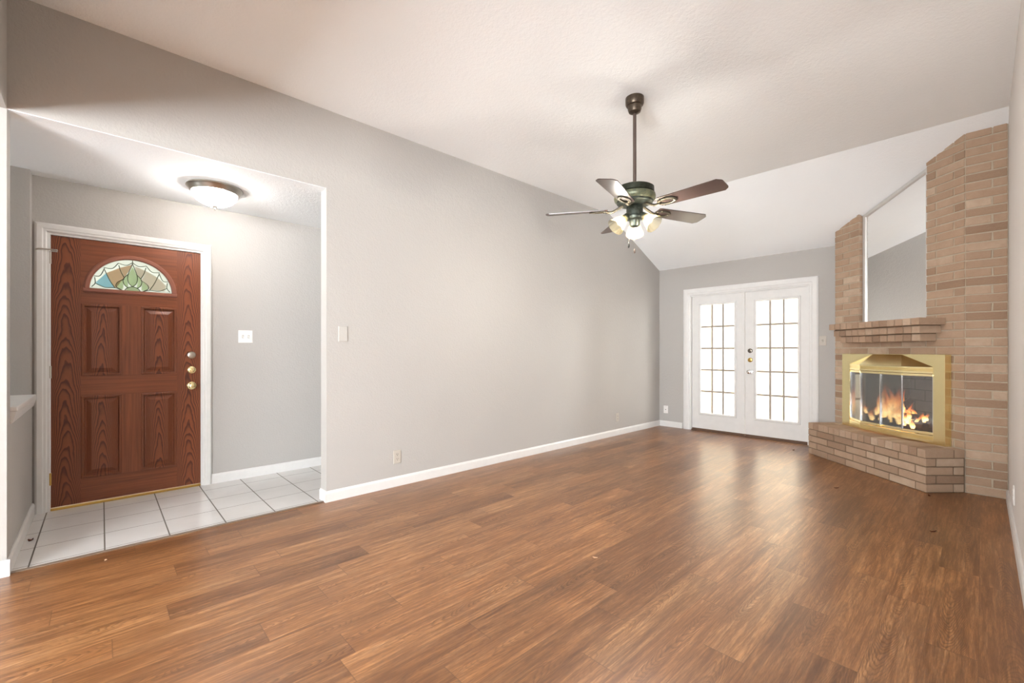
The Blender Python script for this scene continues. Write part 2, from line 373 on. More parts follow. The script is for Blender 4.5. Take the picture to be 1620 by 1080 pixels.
def lathe(bm, prof, c, ax=(0, 0, 1), seg=32, mi=0, flute=0, famp=0.0, cap=True):
    """prof: (radius, distance along ax) pairs"""
    ax = Vector(ax).normalized(); e1 = ax.orthogonal().normalized(); e2 = ax.cross(e1); c = Vector(c); rings = []
    for r, h in prof:
        ring = []
        for k in range(seg):
            a = 2 * PI * k / seg; rr = r * (1 + famp * math.cos(flute * a)) if flute else r
            ring.append(bm.verts.new(c + ax * h + (e1 * math.cos(a) + e2 * math.sin(a)) * max(rr, 1e-4)))
        rings.append(ring)
    for i in range(len(rings) - 1):
        for k in range(seg):
            bm.faces.new((rings[i][k], rings[i][(k + 1) % seg], rings[i + 1][(k + 1) % seg], rings[i + 1][k])).material_index = mi
    if cap:
        for r in (rings[0][::-1], rings[-1]): bm.faces.new(r).material_index = mi
def tube(bm, pts, r, seg=8, mi=0):
    pts = [Vector(p) for p in pts]; rings = []; prev = None
    for i, p in enumerate(pts):
        d = (pts[min(i + 1, len(pts) - 1)] - pts[max(i - 1, 0)]).normalized()
        e1 = d.orthogonal().normalized() if prev is None else (prev - d * prev.dot(d)).normalized()
        prev = e1; e2 = d.cross(e1)
        rr = r[i] if isinstance(r, (list, tuple)) else r
        rings.append([bm.verts.new(p + (e1 * math.cos(2 * PI * k / seg) + e2 * math.sin(2 * PI * k / seg)) * rr) for k in range(seg)])
    for i in range(len(rings) - 1):
        for k in range(seg): bm.faces.new((rings[i][k], rings[i][(k + 1) % seg], rings[i + 1][(k + 1) % seg], rings[i + 1][k])).material_index = mi
    bm.faces.new(rings[0][::-1]).material_index = mi; bm.faces.new(rings[-1]).material_index = mi
def curve_pts(pts, n=6):
    """Catmull-Rom through pts"""
    P = [Vector(p) for p in pts]; P = [P[0] * 2 - P[1]] + P + [P[-1] * 2 - P[-2]]; out = []
    for i in range(1, len(P) - 2):
        for k in range(n):
            t = k / n; a, b, c, d = P[i - 1:i + 3]
            out.append(0.5 * ((2 * b) + (c - a) * t + (2 * a - 5 * b + 4 * c - d) * t * t + (3 * b - a - 3 * c + d) * t ** 3))
    return out + [P[-2]]
def loft(bm, path, profile, mi=0, closed=False):
    """sweep explicit sections: path is a list of functions mapping profile (a,b) to a point"""
    rings = [[bm.verts.new(f(a, b)) for a, b in profile] for f in path]; n = len(profile); m = len(rings)
    for i in range(m if closed else m - 1):
        A, B = rings[i], rings[(i + 1) % m]
        for k in range(n): bm.faces.new((A[k], A[(k + 1) % n], B[(k + 1) % n], B[k])).material_index = mi
    if not closed:
        bm.faces.new(rings[0][::-1]); bm.faces.new(rings[-1])

# ---------------------------------------------------------------- room
WT = 0.115
XL, XR, YF, XD, YB = -3.48, 0.145, 6.45, -4.66, -0.36
ZC, ZL, YC = 3.05, 2.44, 5.08
SL = (ZC - ZL) / (YF - YC)
def zceil(y): return ZC if y <= YC else ZC - SL * (y - YC)
def struct(name, bm, m, label, cat, **kw): return obj(name, bm, m, None, label=label, cat=cat, kind='structure', **kw)

b = BM(); box(b, -3.502, 3.2, -4.1, YF + 0.02, -0.1, 0)
struct('floor', b, M['floor'], 'brown wood-look plank floor of the living room', 'floor')
b = BM(); box(b, XD - 0.1, -3.502, YB - 0.1, 2.5, -0.1, 0)
struct('floor_entry', b, M['tile'], 'white square-tiled entry floor by the front door', 'floor')
b = BM(); box(b, XD - 0.1, -3.502, -4.1, YB - 0.1, -0.1, 0)
struct('floor_side', b, M['tile'], 'tiled floor of the side room behind the half wall', 'floor')
b = BM(); prism_x(b, [(-0.36, 0.0005), (1.28, 0.0005), (1.28, 0.006), (-0.36, 0.006)], -3.522, -3.494)
struct('trim_1', b, M['strip'], 'thin brown transition strip between white tile and wood floor', 'trim', bevel=0.002)

b = BM(); prism_x(b, [(YB - 0.1, ZC), (YC, ZC), (YF + 0.1, zceil(YF + 0.1)), (YF + 0.1, zceil(YF + 0.1) + 0.12), (YC, ZC + 0.12), (YB - 0.1, ZC + 0.12)], XL - 0.1, 3.2)
struct('ceiling', b, M['ceil'], 'high white ceiling sloping down to the patio door wall', 'ceiling')
b = BM(); box(b, XD - 0.1, XL - WT, YB - 3.7, 2.5, ZL, ZL + 0.1); box(b, XL - WT, XL - 0.003, YB, 1.28, ZL, ZL + 0.0035)
struct('ceiling_entry', b, M['ceil'], 'low textured white ceiling over the entry', 'ceiling')
b = BM(); box(b, XL - 0.06, 3.2, -4.1, YB - 0.10, ZL, ZL + 0.1)
struct('ceiling_back', b, M['ceil'], 'low white ceiling behind the camera', 'ceiling')
b = BM(); box(b, XL, 3.2, YB - 0.1, YB, ZL, ZC)
struct('wall_bulkhead', b, M['wall'], 'grey drop wall over the opening at far left', 'wall')

b = BM(); prism_x(b, [(YB, ZL + 0.004), (1.28, ZL + 0.004), (1.28, 0), (YF, 0), (YF, ZL), (YC, ZC), (YB, ZC)], XL - WT, XL)
struct('wall_left', b, M['wall'], 'long grey textured wall with the entry opening', 'wall')
b = BM(); box(b, XL - WT, XL, -4.0, YB, 0, ZL)
struct('wall_post', b, M['wall'], 'grey wall end at the left edge beside the half wall', 'wall')
DY0, DY1, DZ1 = -0.288, 0.652, 2.045
b = BM(); prism_x(b, [(-4.1, 0), (DY0, 0), (DY0, DZ1), (DY1, DZ1), (DY1, 0), (2.5, 0), (2.5, ZL), (-4.1, ZL)], XD - 0.12, XD)
struct('wall_entry', b, M['wall'], 'grey wall holding the brown front door', 'wall')
b = BM(); box(b, XD, XL - WT, 2.4, 2.5, 0, ZL)
struct('wall_hall', b, M['wall'], 'grey end wall of the entry hall', 'wall')
FX0, FX1, FZ1 = -2.985, -1.470, 2.0
b = BM(); prism_y(b, [(XL, 0), (FX0, 0), (FX0, FZ1), (FX1, FZ1), (FX1, 0), (XR, 0), (XR, zceil(YF)), (XL, zceil(YF))], YF, YF + 0.13)
struct('wall_far', b, M['wall'], 'grey far wall with the white glazed patio doors', 'wall')
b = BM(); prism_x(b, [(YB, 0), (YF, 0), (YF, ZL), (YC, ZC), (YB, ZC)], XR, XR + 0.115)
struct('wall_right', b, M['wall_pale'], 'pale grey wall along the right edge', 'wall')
# pass-through half wall
HY = -0.362
b = BM(); box(b, XD, XL - WT, HY - 0.11, HY, 0, 0.845); box(b, XD, XD + 0.13, HY - 0.11, HY, 0.845, ZL)
struct('wall_half', b, M['wall'], 'low grey half wall left of the front door', 'wall')
sl = thing('windowsill', 'white ledge capping the half wall left of the front door', 'ledge', (-4.07, HY - 0.05, 0.845), kind='structure')
b = BM(); box(b, XD + 0.13, XL - WT, HY - 0.14, HY + 0.03, 0.845, 0.872); obj('sill_board', b, M['trim'], sl, bevel=0.005)
b = BM(); prism_x(b, [(HY, 0.78), (HY + 0.008, 0.78), (HY + 0.022, 0.83), (HY + 0.022, 0.845), (HY, 0.845)], XD, XL - WT); obj('apron', b, M['trim'], sl)
# dining side: back wall with a wide opening added to admit light, and the right side
b = BM(); prism_y(b, [(-3.48, 0), (3.2, 0), (3.2, ZL), (-3.48, ZL)], -4.1, -4.0)
bmesh.ops.delete(b, geom=list(b.verts), context='VERTS')
for x0, x1, z0, z1 in ((-3.48, 3.2, 0, 0.6), (-3.48, 3.2, 2.3, ZL), (-3.48, -0.8, 0.6, 2.3), (2.6, 3.2, 0.6, 2.3)): box(b, x0, x1, -4.1, -4.0, z0, z1)
struct('wall_back', b, M['wall'], 'grey wall behind the camera with an added wide opening for light', 'wall')
b = BM(); box(b, 3.1, 3.2, -4.0, YB, 0, ZL); struct('wall_dining', b, M['wall'], 'grey side wall behind the camera', 'wall')
b = BM(); box(b, XR + 0.115, 3.2, YB - 0.1, YB, 0, ZL); struct('wall_return', b, M['wall'], 'grey return wall behind the right wall', 'wall')

# ---------------------------------------------------------------- baseboards
BBP = [(0, 0), (0.014, 0), (0.014, 0.068), (0.010, 0.078), (0.006, 0.085), (0, 0.085)]
def bb(name, segs, label):
    b = BM()
    for (x0, y0, x1, y1, nx, ny) in segs:
        f = lambda px, py: (lambda a, z: Vector((px + nx * a, py + ny * a, z)))
        loft(b, [f(x0, y0), f(x1, y1)], BBP)
    struct(name, b, M['trim'], label, 'baseboard')
bb('baseboard_left', [(XL, 1.266, XL, YF, 1, 0), (XL - WT, 1.28, XL, 1.28, 0, -1)], 'white baseboard along the long grey left wall')
bb('baseboard_far', [(XL + 0.014, YF, -3.105, YF, 0, -1)], 'short white baseboard left of the patio doors')
bb('baseboard_right', [(XR, YB, XR, 5.20, -1, 0)], 'white baseboard along the right wall')
bb('baseboard_entry', [(XD, 0.715, XD, 2.4, 1, 0)], 'white baseboard right of the brown front door')
bb('baseboard_half', [(XD + 0.014, HY, XL, HY, 0, 1), (XL, HY + 0.014, XL, -3.9, 1, 0)], 'white baseboard at the foot of the half wall')

# ---------------------------------------------------------------- casings
CASP = [(0, 0), (0, 0.012), (0.006, 0.016), (0.018, 0.016), (0.024, 0.021), (0.05, 0.021), (0.056, 0.017), (0.062, 0.012), (0.062, 0)]
def casing(name, label, P, a0, a1, z1, sc_=1.0, jamb=0.12):
    """P(a, out, z): a along the wall, out into the room; sweeps the profile up, over and down"""
    b = BM()
    def sec(a, z, da, dz): return lambda w, o: P(a + da * w * sc_, o, z + dz * w * sc_)
    loft(b, [sec(a0, 0, -1, 0), sec(a0, z1, -1, 1), sec(a1, z1, 1, 1), sec(a1, 0, 1, 0)], CASP)
    for (u0, u1, z0, zz) in ((a0 - 0.0, a0 + 0.016, 0, z1), (a1 - 0.016, a1, 0, z1), (a0 + 0.016, a1 - 0.016, z1 - 0.016, z1)):
        box(b, u0, u1, -jamb, 0.001, z0, zz, 0, lambda a, o, z: P(a, o, z))
    struct(name, b, M['trim'], label, 'door frame')
PE = lambda a, o, z: Vector((XD + o, a, z))
PF = lambda a, o, z: Vector((a, YF - o, z))
casing('trim_2', 'white moulded frame around the brown front door', PE, DY0, DY1, DZ1, 1.0, 0.12)
casing('trim_3', 'white moulded frame around the glazed patio doors', PF, FX0, FX1, FZ1, 1.6, 0.13)

# ---------------------------------------------------------------- front door
def uvquad(bm):
    return bm.loops.layers.uv.verify()
def board(bm, y0, y1, z0, z1, x0, x1, vertical=True):
    """door board with UV in metres; x1 is the room side"""
    uvl = uvquad(bm); vs = box(bm, x0, x1, y0, y1, z0, z1); cy, cz = (y0 + y1) / 2, (z0 + z1) / 2
    S_ = set(vs)
    for f in bm.faces:
        if all(v in S_ for v in f.verts):
            for l in f.loops: l[uvl].uv = ((l.vert.co.y - cy, l.vert.co.z) if vertical else (l.vert.co.z - cz, l.vert.co.y))
dX0, dX1 = XD - 0.055, XD - 0.012
door = thing('door_1', 'brown mahogany front door with arched stained glass fanlight', 'door', ((dX0 + dX1) / 2, 0.184, 0.012), kind='structure')
y0, y1, z0, z1 = -0.270, 0.636, 0.022, 2.027
LS, RS = -0.112, 0.470
b = BM(); board(b, y0, LS, z0, z1, dX0, dX1); obj('stile', b, M['wood_c'], door)
b = BM(); board(b, RS, y1, z0, z1, dX0, dX1); obj('stile', b, M['wood_c'], door)
for za, zb in ((z0, 0.205), (0.832, 0.985), (1.537, 1.625)):
    b = BM(); board(b, LS, RS, za, zb, dX0, dX1, False); obj('rail', b, M['wood_s'], door)
for za, zb in ((0.205, 0.832), (0.985, 1.537)):
    b = BM(); board(b, 0.122, 0.238, za, zb, dX0, dX1); obj('mullion', b, M['wood_s'], door)
# top rail with arch-shaped hole
AC, AB = (0.186, 1.655), (0.262, 0.262)
b = BM(); uvl = uvquad(b); N = 40
arch = [(AC[0] + AB[0] * math.cos(PI * k / N), AC[1] + AB[1] * math.sin(PI * k / N)) for k in range(N + 1)]
outer = []
for (py, pz) in arch:
    dy, dz = py - AC[0], pz - AC[1]; s = 1e9
    if dy > 1e-6: s = min(s, (RS - AC[0]) / dy)
    if dy < -1e-6: s = min(s, (LS - AC[0]) / dy)
    if dz > 1e-6: s = min(s, (z1 - AC[1]) / dz)
    outer.append((AC[0] + dy * s, AC[1] + dz * s))
for xx in (dX0, dX1):
    A = [b.verts.new((xx, *p)) for p in arch]; O = [b.verts.new((xx, *p)) for p in outer]
    for k in range(N): b.faces.new((A[k], A[k + 1], O[k + 1], O[k]))
    cl = b.verts.new((xx, LS, z1)); cr = b.verts.new((xx, RS, z1))
    for k in range(N):
        if abs(outer[k][0] - RS) < 1e-6 and abs(outer[k + 1][1] - z1) < 1e-6 and abs(outer[k + 1][0] - RS) > 1e-6: b.faces.new((O[k], cr, O[k + 1]))
        if abs(outer[k + 1][0] - LS) < 1e-6 and abs(outer[k][1] - z1) < 1e-6 and abs(outer[k][0] - LS) > 1e-6: b.faces.new((O[k], cl, O[k + 1]))
    if xx == dX0: A0 = A
    else:
        for k in range(N): b.faces.new((A0[k], A0[k + 1], A[k + 1], A[k]))
box(b, dX0, dX1, LS, RS, 1.625, AC[1])
for f in b.faces:
    for l in f.loops: l[uvl].uv = (l.vert.co.z - 1.85, l.vert.co.y)
obj('top_rail', b, M['wood_s'], door)
# raised panels
def raised(y0, y1, z0, z1):
    b = BM(); uvl = uvquad(b); cy = (y0 + y1) / 2
    levels = [(0.0, dX1), (0.004, dX1 + 0.004), (0.016, dX1 + 0.004), (0.024, dX1 - 0.010), (0.030, dX1 - 0.010), (0.058, dX1 + 0.001)]
    rings = []
    for ins, x in levels:
        rings.append([b.verts.new((x, yy, zz)) for yy, zz in ((y0 + ins, z0 + ins), (y1 - ins, z0 + ins), (y1 - ins, z1 - ins), (y0 + ins, z1 - ins))])
    for i in range(len(rings) - 1):
        for k in range(4): b.faces.new((rings[i][k], rings[i][(k + 1) % 4], rings[i + 1][(k + 1) % 4], rings[i + 1][k]))
    b.faces.new(rings[-1])
    back = [b.verts.new((dX0, yy, zz)) for yy, zz in ((y0, z0), (y1, z0), (y1, z1), (y0, z1))]
    b.faces.new(back[::-1])
    for k in range(4): b.faces.new((back[k], back[(k + 1) % 4], rings[0][(k + 1) % 4], rings[0][k]))
    for f in b.faces:
        for l in f.loops: l[uvl].uv = ((l.vert.co.y - cy) * 1.2, l.vert.co.z)
    obj('panel', b, M['wood_c'], door)
for py in ((LS, 0.122), (0.238, RS)):
    for pz in ((0.205, 0.832), (0.985, 1.537)): raised(py[0], py[1], pz[0], pz[1])
# fanlight
fan_b = BM()
def archsec(k):
    a = PI * k / 36; c, s = math.cos(a), math.sin(a)
    return lambda r, o: Vector((dX1 + o, AC[0] + (0.25 + r) * c, AC[1] + (0.25 + r) * s))
ap = [(0, -0.01), (0, 0.006), (0.008, 0.013), (0.024, 0.013), (0.034, 0.005), (0.034, -0.001)]
loft(fan_b, [archsec(k) for k in range(37)], ap)
loft(fan_b, [(lambda yy: (lambda r, o: Vector((dX1 + o, yy, AC[1] - r + 0.004))))(yy) for yy in (AC[0] - 0.285, AC[0] + 0.285)], ap)
fl = obj('fanlight', fan_b, M['arch_trim'], door, label='brown arched moulding framing stained glass', smooth=False)
gx = dX1 - 0.016
b = BM(); pts = [(AC[0] + 0.262 * math.cos(PI * k / N), AC[1] + 0.262 * math.sin(PI * k / N)) for k in range(N + 1)]
prism_x(b, pts, gx - 0.006, gx); obj('glass_pane', b, M['art_clear'], fl, label='pale bevelled stained glass pane')
# stained-glass drawing, in its own unit frame: p across (-1..1), q up (0..1)
def gp(p, q, x=gx + 0.003): return (x, AC[0] + 0.252 * p, AC[1] + 0.252 * q)
cells = {
 'art_blue': [[(-.86, .2), (-.62, .52), (-.42, .06), (-.68, .08), (-.84, .14)]],
 'art_tan': [[(-.62, .52), (-.3, .72), (-.2, .42), (-.38, .1), (-.42, .06)], [(-.3, .72), (.0, .86), (-.16, .5), (-.2, .44)]],
 'art_pink': [[(.06, .82), (.36, .68), (.2, .42), (.1, .5)], [(.36, .68), (.64, .5), (.42, .1), (.22, .4)], [(.64, .5), (.85, .26), (.8, .08), (.42, .1)]],
 'art_green': [[(.0, .80), (-.11, .5), (-.1, .28), (0, .16), (.1, .28), (.11, .5)], [(-.11, .52), (-.22, .38), (-.2, .2), (-.1, .1), (-.12, .3)], [(.11, .52), (.22, .38), (.2, .2), (.1, .1), (.12, .3)],
               [(-.23, .36), (-.38, .2), (-.36, .06), (-.22, .06)], [(.23, .36), (.38, .2), (.36, .06), (.22, .06)], [(-.18, .0), (-.12, .1), (0, .15), (.12, .1), (.18, .0)]]}
for mname, polys in cells.items():
    b = BM()
    for poly in polys: prism(b, [gp(p, q, gx + 0.001) for p, q in poly], [gp(p, q, gx + 0.003) for p, q in poly])
    obj('glass_piece', b, M[mname], fl)
lines = [[(0, .88), (-.11, .52), (-.1, .28), (0, .15)], [(0, .88), (.11, .52), (.1, .28), (0, .15)], [(-.09, .56), (-.22, .38), (-.2, .2), (-.1, .1)], [(.09, .56), (.22, .38), (.2, .2), (.1, .1)],
         [(-.2, .38), (-.36, .26), (-.39, .12), (-.25, .02)], [(.2, .38), (.36, .26), (.39, .12), (.25, .02)], [(-.2, .0), (-.13, .1), (0, .15), (.13, .1), (.2, .0)],
         [(0, .99), (0, .88)], [(-.33, .80), (-.28, .6), (-.2, .42)], [(.33, .80), (.28, .6), (.2, .42)], [(-.66, .62), (-.54, .3), (-.42, .08)], [(.66, .62), (.54, .3), (.42, .08)],
         [(-.9, .4), (-.76, .42), (-.66, .66)], [(-.68, .68), (-.48, .68), (-.34, .86)], [(-.34, .86), (-.15, .82), (0, .92)], [(.9, .4), (.76, .42), (.66, .66)], [(.68, .68), (.48, .68), (.34, .86)], [(.34, .86), (.15, .82), (0, .92)],
         [(-.88, .36), (-.87, .18), (-.95, .06)], [(.88, .36), (.87, .18), (.95, .06)], [(-.87, .18), (-.66, .07), (-.42, .08), (-.27, .02)], [(.87, .18), (.66, .07), (.42, .08), (.27, .02)]]
b = BM()
for ln in lines: tube(b, curve_pts([gp(p, q, gx + 0.004) for p, q in ln], 5), 0.0028, 6)
obj('lead_came', b, M['came'], fl, label='dark leading between glass pieces')
# hinges, locks, knob
for hz in (0.235, 1.02, 1.86):
    b = BM(); lathe(b, [(0.007, -0.045), (0.007, 0.045)], (XD - 0.004, -0.272, hz), seg=12); box(b, XD - 0.014, XD - 0.008, -0.286, -0.272, hz - 0.045, hz + 0.045)
    obj('hinge', b, M['nickel'] if hz > 1 else M['brass_dull'], door)
b = BM(); box(b, XD - 0.012, XD - 0.006, -0.268, -0.235, 1.905, 1.925); tube(b, [(XD - 0.003, -0.24, 1.916), (XD + 0.024, -0.262, 1.916), (XD + 0.028, -0.33, 1.913), (XD + 0.024, -0.345, 1.905)], 0.004); lathe(b, [(0.002, 0), (0.007, 0.004), (0.007, 0.012), (0.002, 0.016)], (XD - 0.008, -0.24, 1.917), (1, 0, 0), 12)
obj('swing_latch', b, M['nickel'], door, smooth=True, label='silver swing latch')
def lock(name, z, mat, r, lab, knob=False):
    b = BM(); c = (dX1, 0.572, z)
    lathe(b, [(r, 0), (r, 0.005), (r * 0.9, 0.010), (r * 0.55, 0.014)], c, (1, 0, 0), 28)
    k = obj(name, b, M[mat], door, smooth=True, label=lab)
    b = BM()
    if knob: lathe(b, [(0.012, 0.010), (0.012, 0.028), (0.022, 0.034), (0.026, 0.044), (0.024, 0.054), (0.015, 0.060), (0.006, 0.061)], c, (1, 0, 0), 28)
    else:
        tube(b, [(dX1 + 0.012, 0.572, z), (dX1 + 0.022, 0.572, z)], 0.009, 12); box(b, dX1 + 0.018, dX1 + 0.028, 0.567, 0.577, z - 0.016, z + 0.016)
    obj('knob' if knob else 'thumb_turn', b, M[mat], k, smooth=True)
lock('deadbolt', 1.140, 'nickel', 0.031, 'silver deadbolt'); lock('deadbolt', 1.012, 'brass', 0.032, 'brass deadbolt'); lock('lockset', 0.876, 'brass', 0.035, 'brass round door knob', True)
b = BM()
for z in (1.14, 1.012, 0.876): box(b, XD - 0.03, XD - 0.0115, 0.6362, 0.6372, z - 0.028, z + 0.028)
obj('strike_plate', b, M['brass_dull'], door)
b = BM(); prism_x(b, [(DY0 + 0.017, 0.0), (DY1 - 0.017, 0.0), (DY1 - 0.017, 0.018), (DY0 + 0.017, 0.018)], XD - 0.1, XD + 0.004)
struct('trim_4', b, M['brass_dull'], 'brass threshold under the brown front door', 'threshold', bevel=0.004)
b = BM(); prism_x(b, [(DY0 - 0.3, -0.02), (DY1 + 0.3, -0.02), (DY1 + 0.3, 0.0), (DY0 - 0.3, 0.0)], XD - 1.5, XD - 0.12)
struct('floor_porch', b, M['concrete'], 'concrete porch outside the front door', 'porch')

# ---------------------------------------------------------------- patio doors
def patio_leaf(name, x0, x1, gx0, gx1, label, locks):
    yf, yb = YF + 0.022, YF + 0.062
    z0, z1, g0, g1 = 0.034, 1.9838, 0.255, 1.858
    d = thing(name, label, 'door', ((x0 + x1) / 2, YF + 0.04, z0), kind='structure')
    b = BM()
    for (a, c, e, f) in ((x0, gx0, z0, z1), (gx1, x1, z0, z1), (gx0, gx1, z0, g0), (gx0, gx1, g1, z1)): box(b, a, c, yf, yb, e, f)
    bmesh.ops.remove_doubles(b, verts=b.verts, dist=1e-5)
    obj('door_leaf', b, M['trim'], d)
    b = BM()   # moulded lip round the glass
    cx_, cz_ = (gx0 + gx1) / 2, (g0 + g1) / 2
    cor = [(gx0, g0, -1, -1), (gx1, g0, 1, -1), (gx1, g1, 1, 1), (gx0, g1, -1, 1)]
    loft(b, [(lambda X, Z, sx, sz: (lambda w_, o: Vector((X + sx * w_, yf - o, Z + sz * w_))))(*c) for c in cor], [(-0.014, -0.02), (-0.014, 0.002), (-0.006, 0.010), (0.012, 0.010), (0.020, 0.0), (0.020, -0.002)], closed=True)
    obj('glazing_bead', b, M['trim'], d)
    b = BM(); i0, i1, j0, j1 = gx0 + 0.014, gx1 - 0.014, g0 + 0.014, g1 - 0.014
    for k in (1, 2):
        xm = i0 + (i1 - i0) * k / 3; box(b, xm - 0.013, xm + 0.013, yf + 0.012, yb - 0.012, j0, j1)
    for k in range(1, 5):
        zm = j0 + (j1 - j0) * k / 5; box(b, i0, i1, yf + 0.0125, yb - 0.0125, zm - 0.013, zm + 0.013)
    obj('muntin', b, M['muntin'], d)
    b = BM(); box(b, gx0 - 0.004, gx1 + 0.004, YF + 0.040, YF + 0.044, g0 - 0.004, g1 + 0.004); obj('glass_pane', b, M['pane'], d)
    b = BM(); box(b, x0 + 0.004, x1 - 0.004, yf - 0.006, yb, 0.012, z0); obj('door_sweep', b, M['sweep'], d, label='brown sweep strip along the bottom')
    if not locks:
        b = BM(); box(b, x1 - 0.028, x1 - 0.001, yf - 0.012, yf, z0, z1); obj('astragal', b, M['trim'], d, bevel=0.003)
    else:
        for nm, z, m, lab in (('deadbolt', 1.178, 'pewter', 'dark pewter deadbolt'), ('deadbolt', 1.052, 'brass_dull', 'brass deadbolt')):
            b = BM(); lathe(b, [(0.031, 0), (0.031, 0.006), (0.026, 0.012), (0.012, 0.015), (0.011, 0.022)], (x0 + 0.062, yf, z), (0, -1, 0), 24); obj(nm, b, M[m], d, smooth=True, label=lab)
        b = BM(); lathe(b, [(0.032, 0), (0.032, 0.006), (0.014, 0.012), (0.013, 0.034), (0.024, 0.040), (0.029, 0.052), (0.026, 0.064), (0.014, 0.070), (0.003, 0.071)], (x0 + 0.062, yf, 0.892), (0, -1, 0), 24)
        obj('knob', b, M['chrome'], d, smooth=True, label='shiny silver knob')
    return d
patio_leaf('door_2', -2.966, -2.226, -2.845, -2.352, 'left leaf of the white fifteen-pane patio doors, without a knob', False)
patio_leaf('door_3', -2.220, -1.488, -2.090, -1.585, 'right leaf of the white patio doors, with the silver knob', True)
b = BM(); box(b, FX0 + 0.017, FX1 - 0.017, YF - 0.004, YF + 0.12, 0.0, 0.012); struct('trim_5', b, M['sweep'], 'brown sill under the white patio doors', 'threshold')
b = BM(); box(b, -6.5, 1.8, YF + 0.13, 9.2, -0.12, -0.03); struct('floor_patio', b, M['concrete'], 'pale concrete patio outside the glazed doors', 'patio')
b = BM(); box(b, -6.5, -1.1, 8.3, 8.42, -0.03, 3.2); struct('wall_patio', b, M['siding'], 'cream exterior wall seen through the patio doors', 'wall')

# ---------------------------------------------------------------- fireplace
A = Vector((-0.097, 5.24)); ang = math.radians(47.7)
U = Vector((-math.sin(ang), math.cos(ang))); Nn = Vector((-math.cos(ang), -math.sin(ang)))
def D(t, o, z): q = A + U * t + Nn * o; return Vector((q.x, q.y, z))
def Q(fr): return fr
TB = 1.437; Bp = A + U * TB
CH = 0.0712; MO = 0.0105
TL, TR = 1.095, 0.335          # mirror recess between the two brick columns
def brickbox(bm, fr, u0, u1, z0, z1, depth=0.05, proud=0.0):
    """fr(u, out, z); chamfered brick face standing just proud of the mortar"""
    if u1 - u0 < 0.02: return
    pr = proud + random.uniform(-0.0012, 0.0012); j = lambda: random.uniform(-0.0015, 0.0015); c = 0.0025
    r0 = [(u0, -depth, z0), (u1, -depth, z0), (u1, -depth, z1), (u0, -depth, z1)]
    r1 = [(u0 + j(), pr - c, z0 + j()), (u1 + j(), pr - c, z0 + j()), (u1 + j(), pr - c, z1 + j()), (u0 + j(), pr - c, z1 + j())]
    r2 = [(p[0] + (c if i in (0, 3) else -c), pr, p[2] + (c if i < 2 else -c)) for i, p in enumerate(r1)]
    R = [[bm.verts.new(fr(*p)) for p in r] for r in (r0, r1, r2)]
    for i in (0, 1):
        for k in range(4): bm.faces.new((R[i][k], R[i][(k + 1) % 4], R[i + 1][(k + 1) % 4], R[i + 1][k]))
    bm.faces.new(R[2]); bm.faces.new(R[0][::-1])
def courses(bm, fr, u0, u1, z0, z1, holes=(), pitch=0.245, off=0.09, phase=0, rows0=0.0):
    """running bond from u0; holes = (ua, ub, za, zb)"""
    k = int(round((z0 - rows0) / CH)); z = rows0 + k * CH
    while z < z1 - 0.005:
        za, zb = z + MO / 2, min(z + CH - MO / 2, z1)
        u = u0; first = True; cuts = []
        while u < u1 - 0.001:
            w = pitch
            if first and (k + phase) % 2: w = off
            first = False
            e = min(u + w, u1)
            if u1 - e < 0.035: e = u1
            cuts.append((u + MO / 2 if u > u0 else u + 0.002, e - MO / 2 if e < u1 else e - 0.002)); u = e
        for a, c in cuts:
            segs = [(a, c)]
            for (ha, hb, hz0, hz1) in holes:
                if zb > hz0 + 0.006 and za < hz1 - 0.006:
                    ns = []
                    for s, e in segs:
                        if e <= ha or s >= hb: ns.append((s, e)); continue
                        if s < ha: ns.append((s, ha))
                        if e > hb: ns.append((hb, e))
                    segs = ns
            for s, e in segs: brickbox(bm, fr, s, e, za, zb)
        z += CH; k += 1
def Rf(u, o, z): return Vector((A.x + u, A.y - o, z))               # right face, u toward right wall
def Lf(u, o, z): return Vector((Bp.x - o, Bp.y + u, z))             # left return, u toward far wall
def Jl(u, o, z): return D(TL - o, -u, z)                            # inner side of the left column
def Jr(u, o, z): return D(TR + o, -u, z)                            # inner side of the right column
fp = thing('fireplace', 'tan brick corner fireplace with raised hearth and brick mantel', 'fireplace', (-0.75, 5.75, 0))
b = BM(); ZT = 3.02
opening = (0.185, 1.170, 0.30, 1.065)
courses(b, D, 0.0, TB, 0.356, ZT, holes=[opening, (TR, TL, 1.463, 9)])
courses(b, Rf, 0.004, XR - A.x - 0.004, 0.0, ZT, pitch=0.152, off=0.30, phase=1)
courses(b, Lf, 0.0, YF - Bp.y - 0.003, 0.0, ZT, pitch=0.16, off=0.08)
courses(b, Jl, 0.004, 0.046, 1.463, ZT, pitch=0.2, off=0.2); courses(b, Jr, 0.004, 0.046, 1.463, ZT, pitch=0.2, off=0.2)
nb = len(b.faces)
def core(t0, t1, z0, z1, o0=-0.12, o1=-0.006): box(b, t0, t1, o0, o1, z0, z1, 1, D)
core(1.166, TB - 0.003, 0, 1.463); core(0.003, 0.19, 0, 1.463); core(0.19, 1.166, 1.06, 1.463); core(0.19, 1.166, 0, 0.356)
core(TL + 0.006, TB - 0.003, 1.463, ZT); core(0.003, TR - 0.006, 1.463, ZT)
box(b, TR - 0.05, TL + 0.05, -0.12, -0.062, 1.463, ZT, 1, D)
box(b, 0.002, XR - A.x - 0.001, -0.1, -0.006, 0, ZT, 1, Rf); box(b, 0.004, YF - Bp.y - 0.001, -0.1, -0.006, 0, ZT, 1, Lf)
bmesh.ops.bisect_plane(b, geom=b.verts[:] + b.edges[:] + b.faces[:], dist=1e-6, plane_co=(0, YC, ZC - 0.001), plane_no=(0, SL, 1), clear_outer=True)
obj('chimney_breast', b, [M['brick'], M['mortar']], fp)
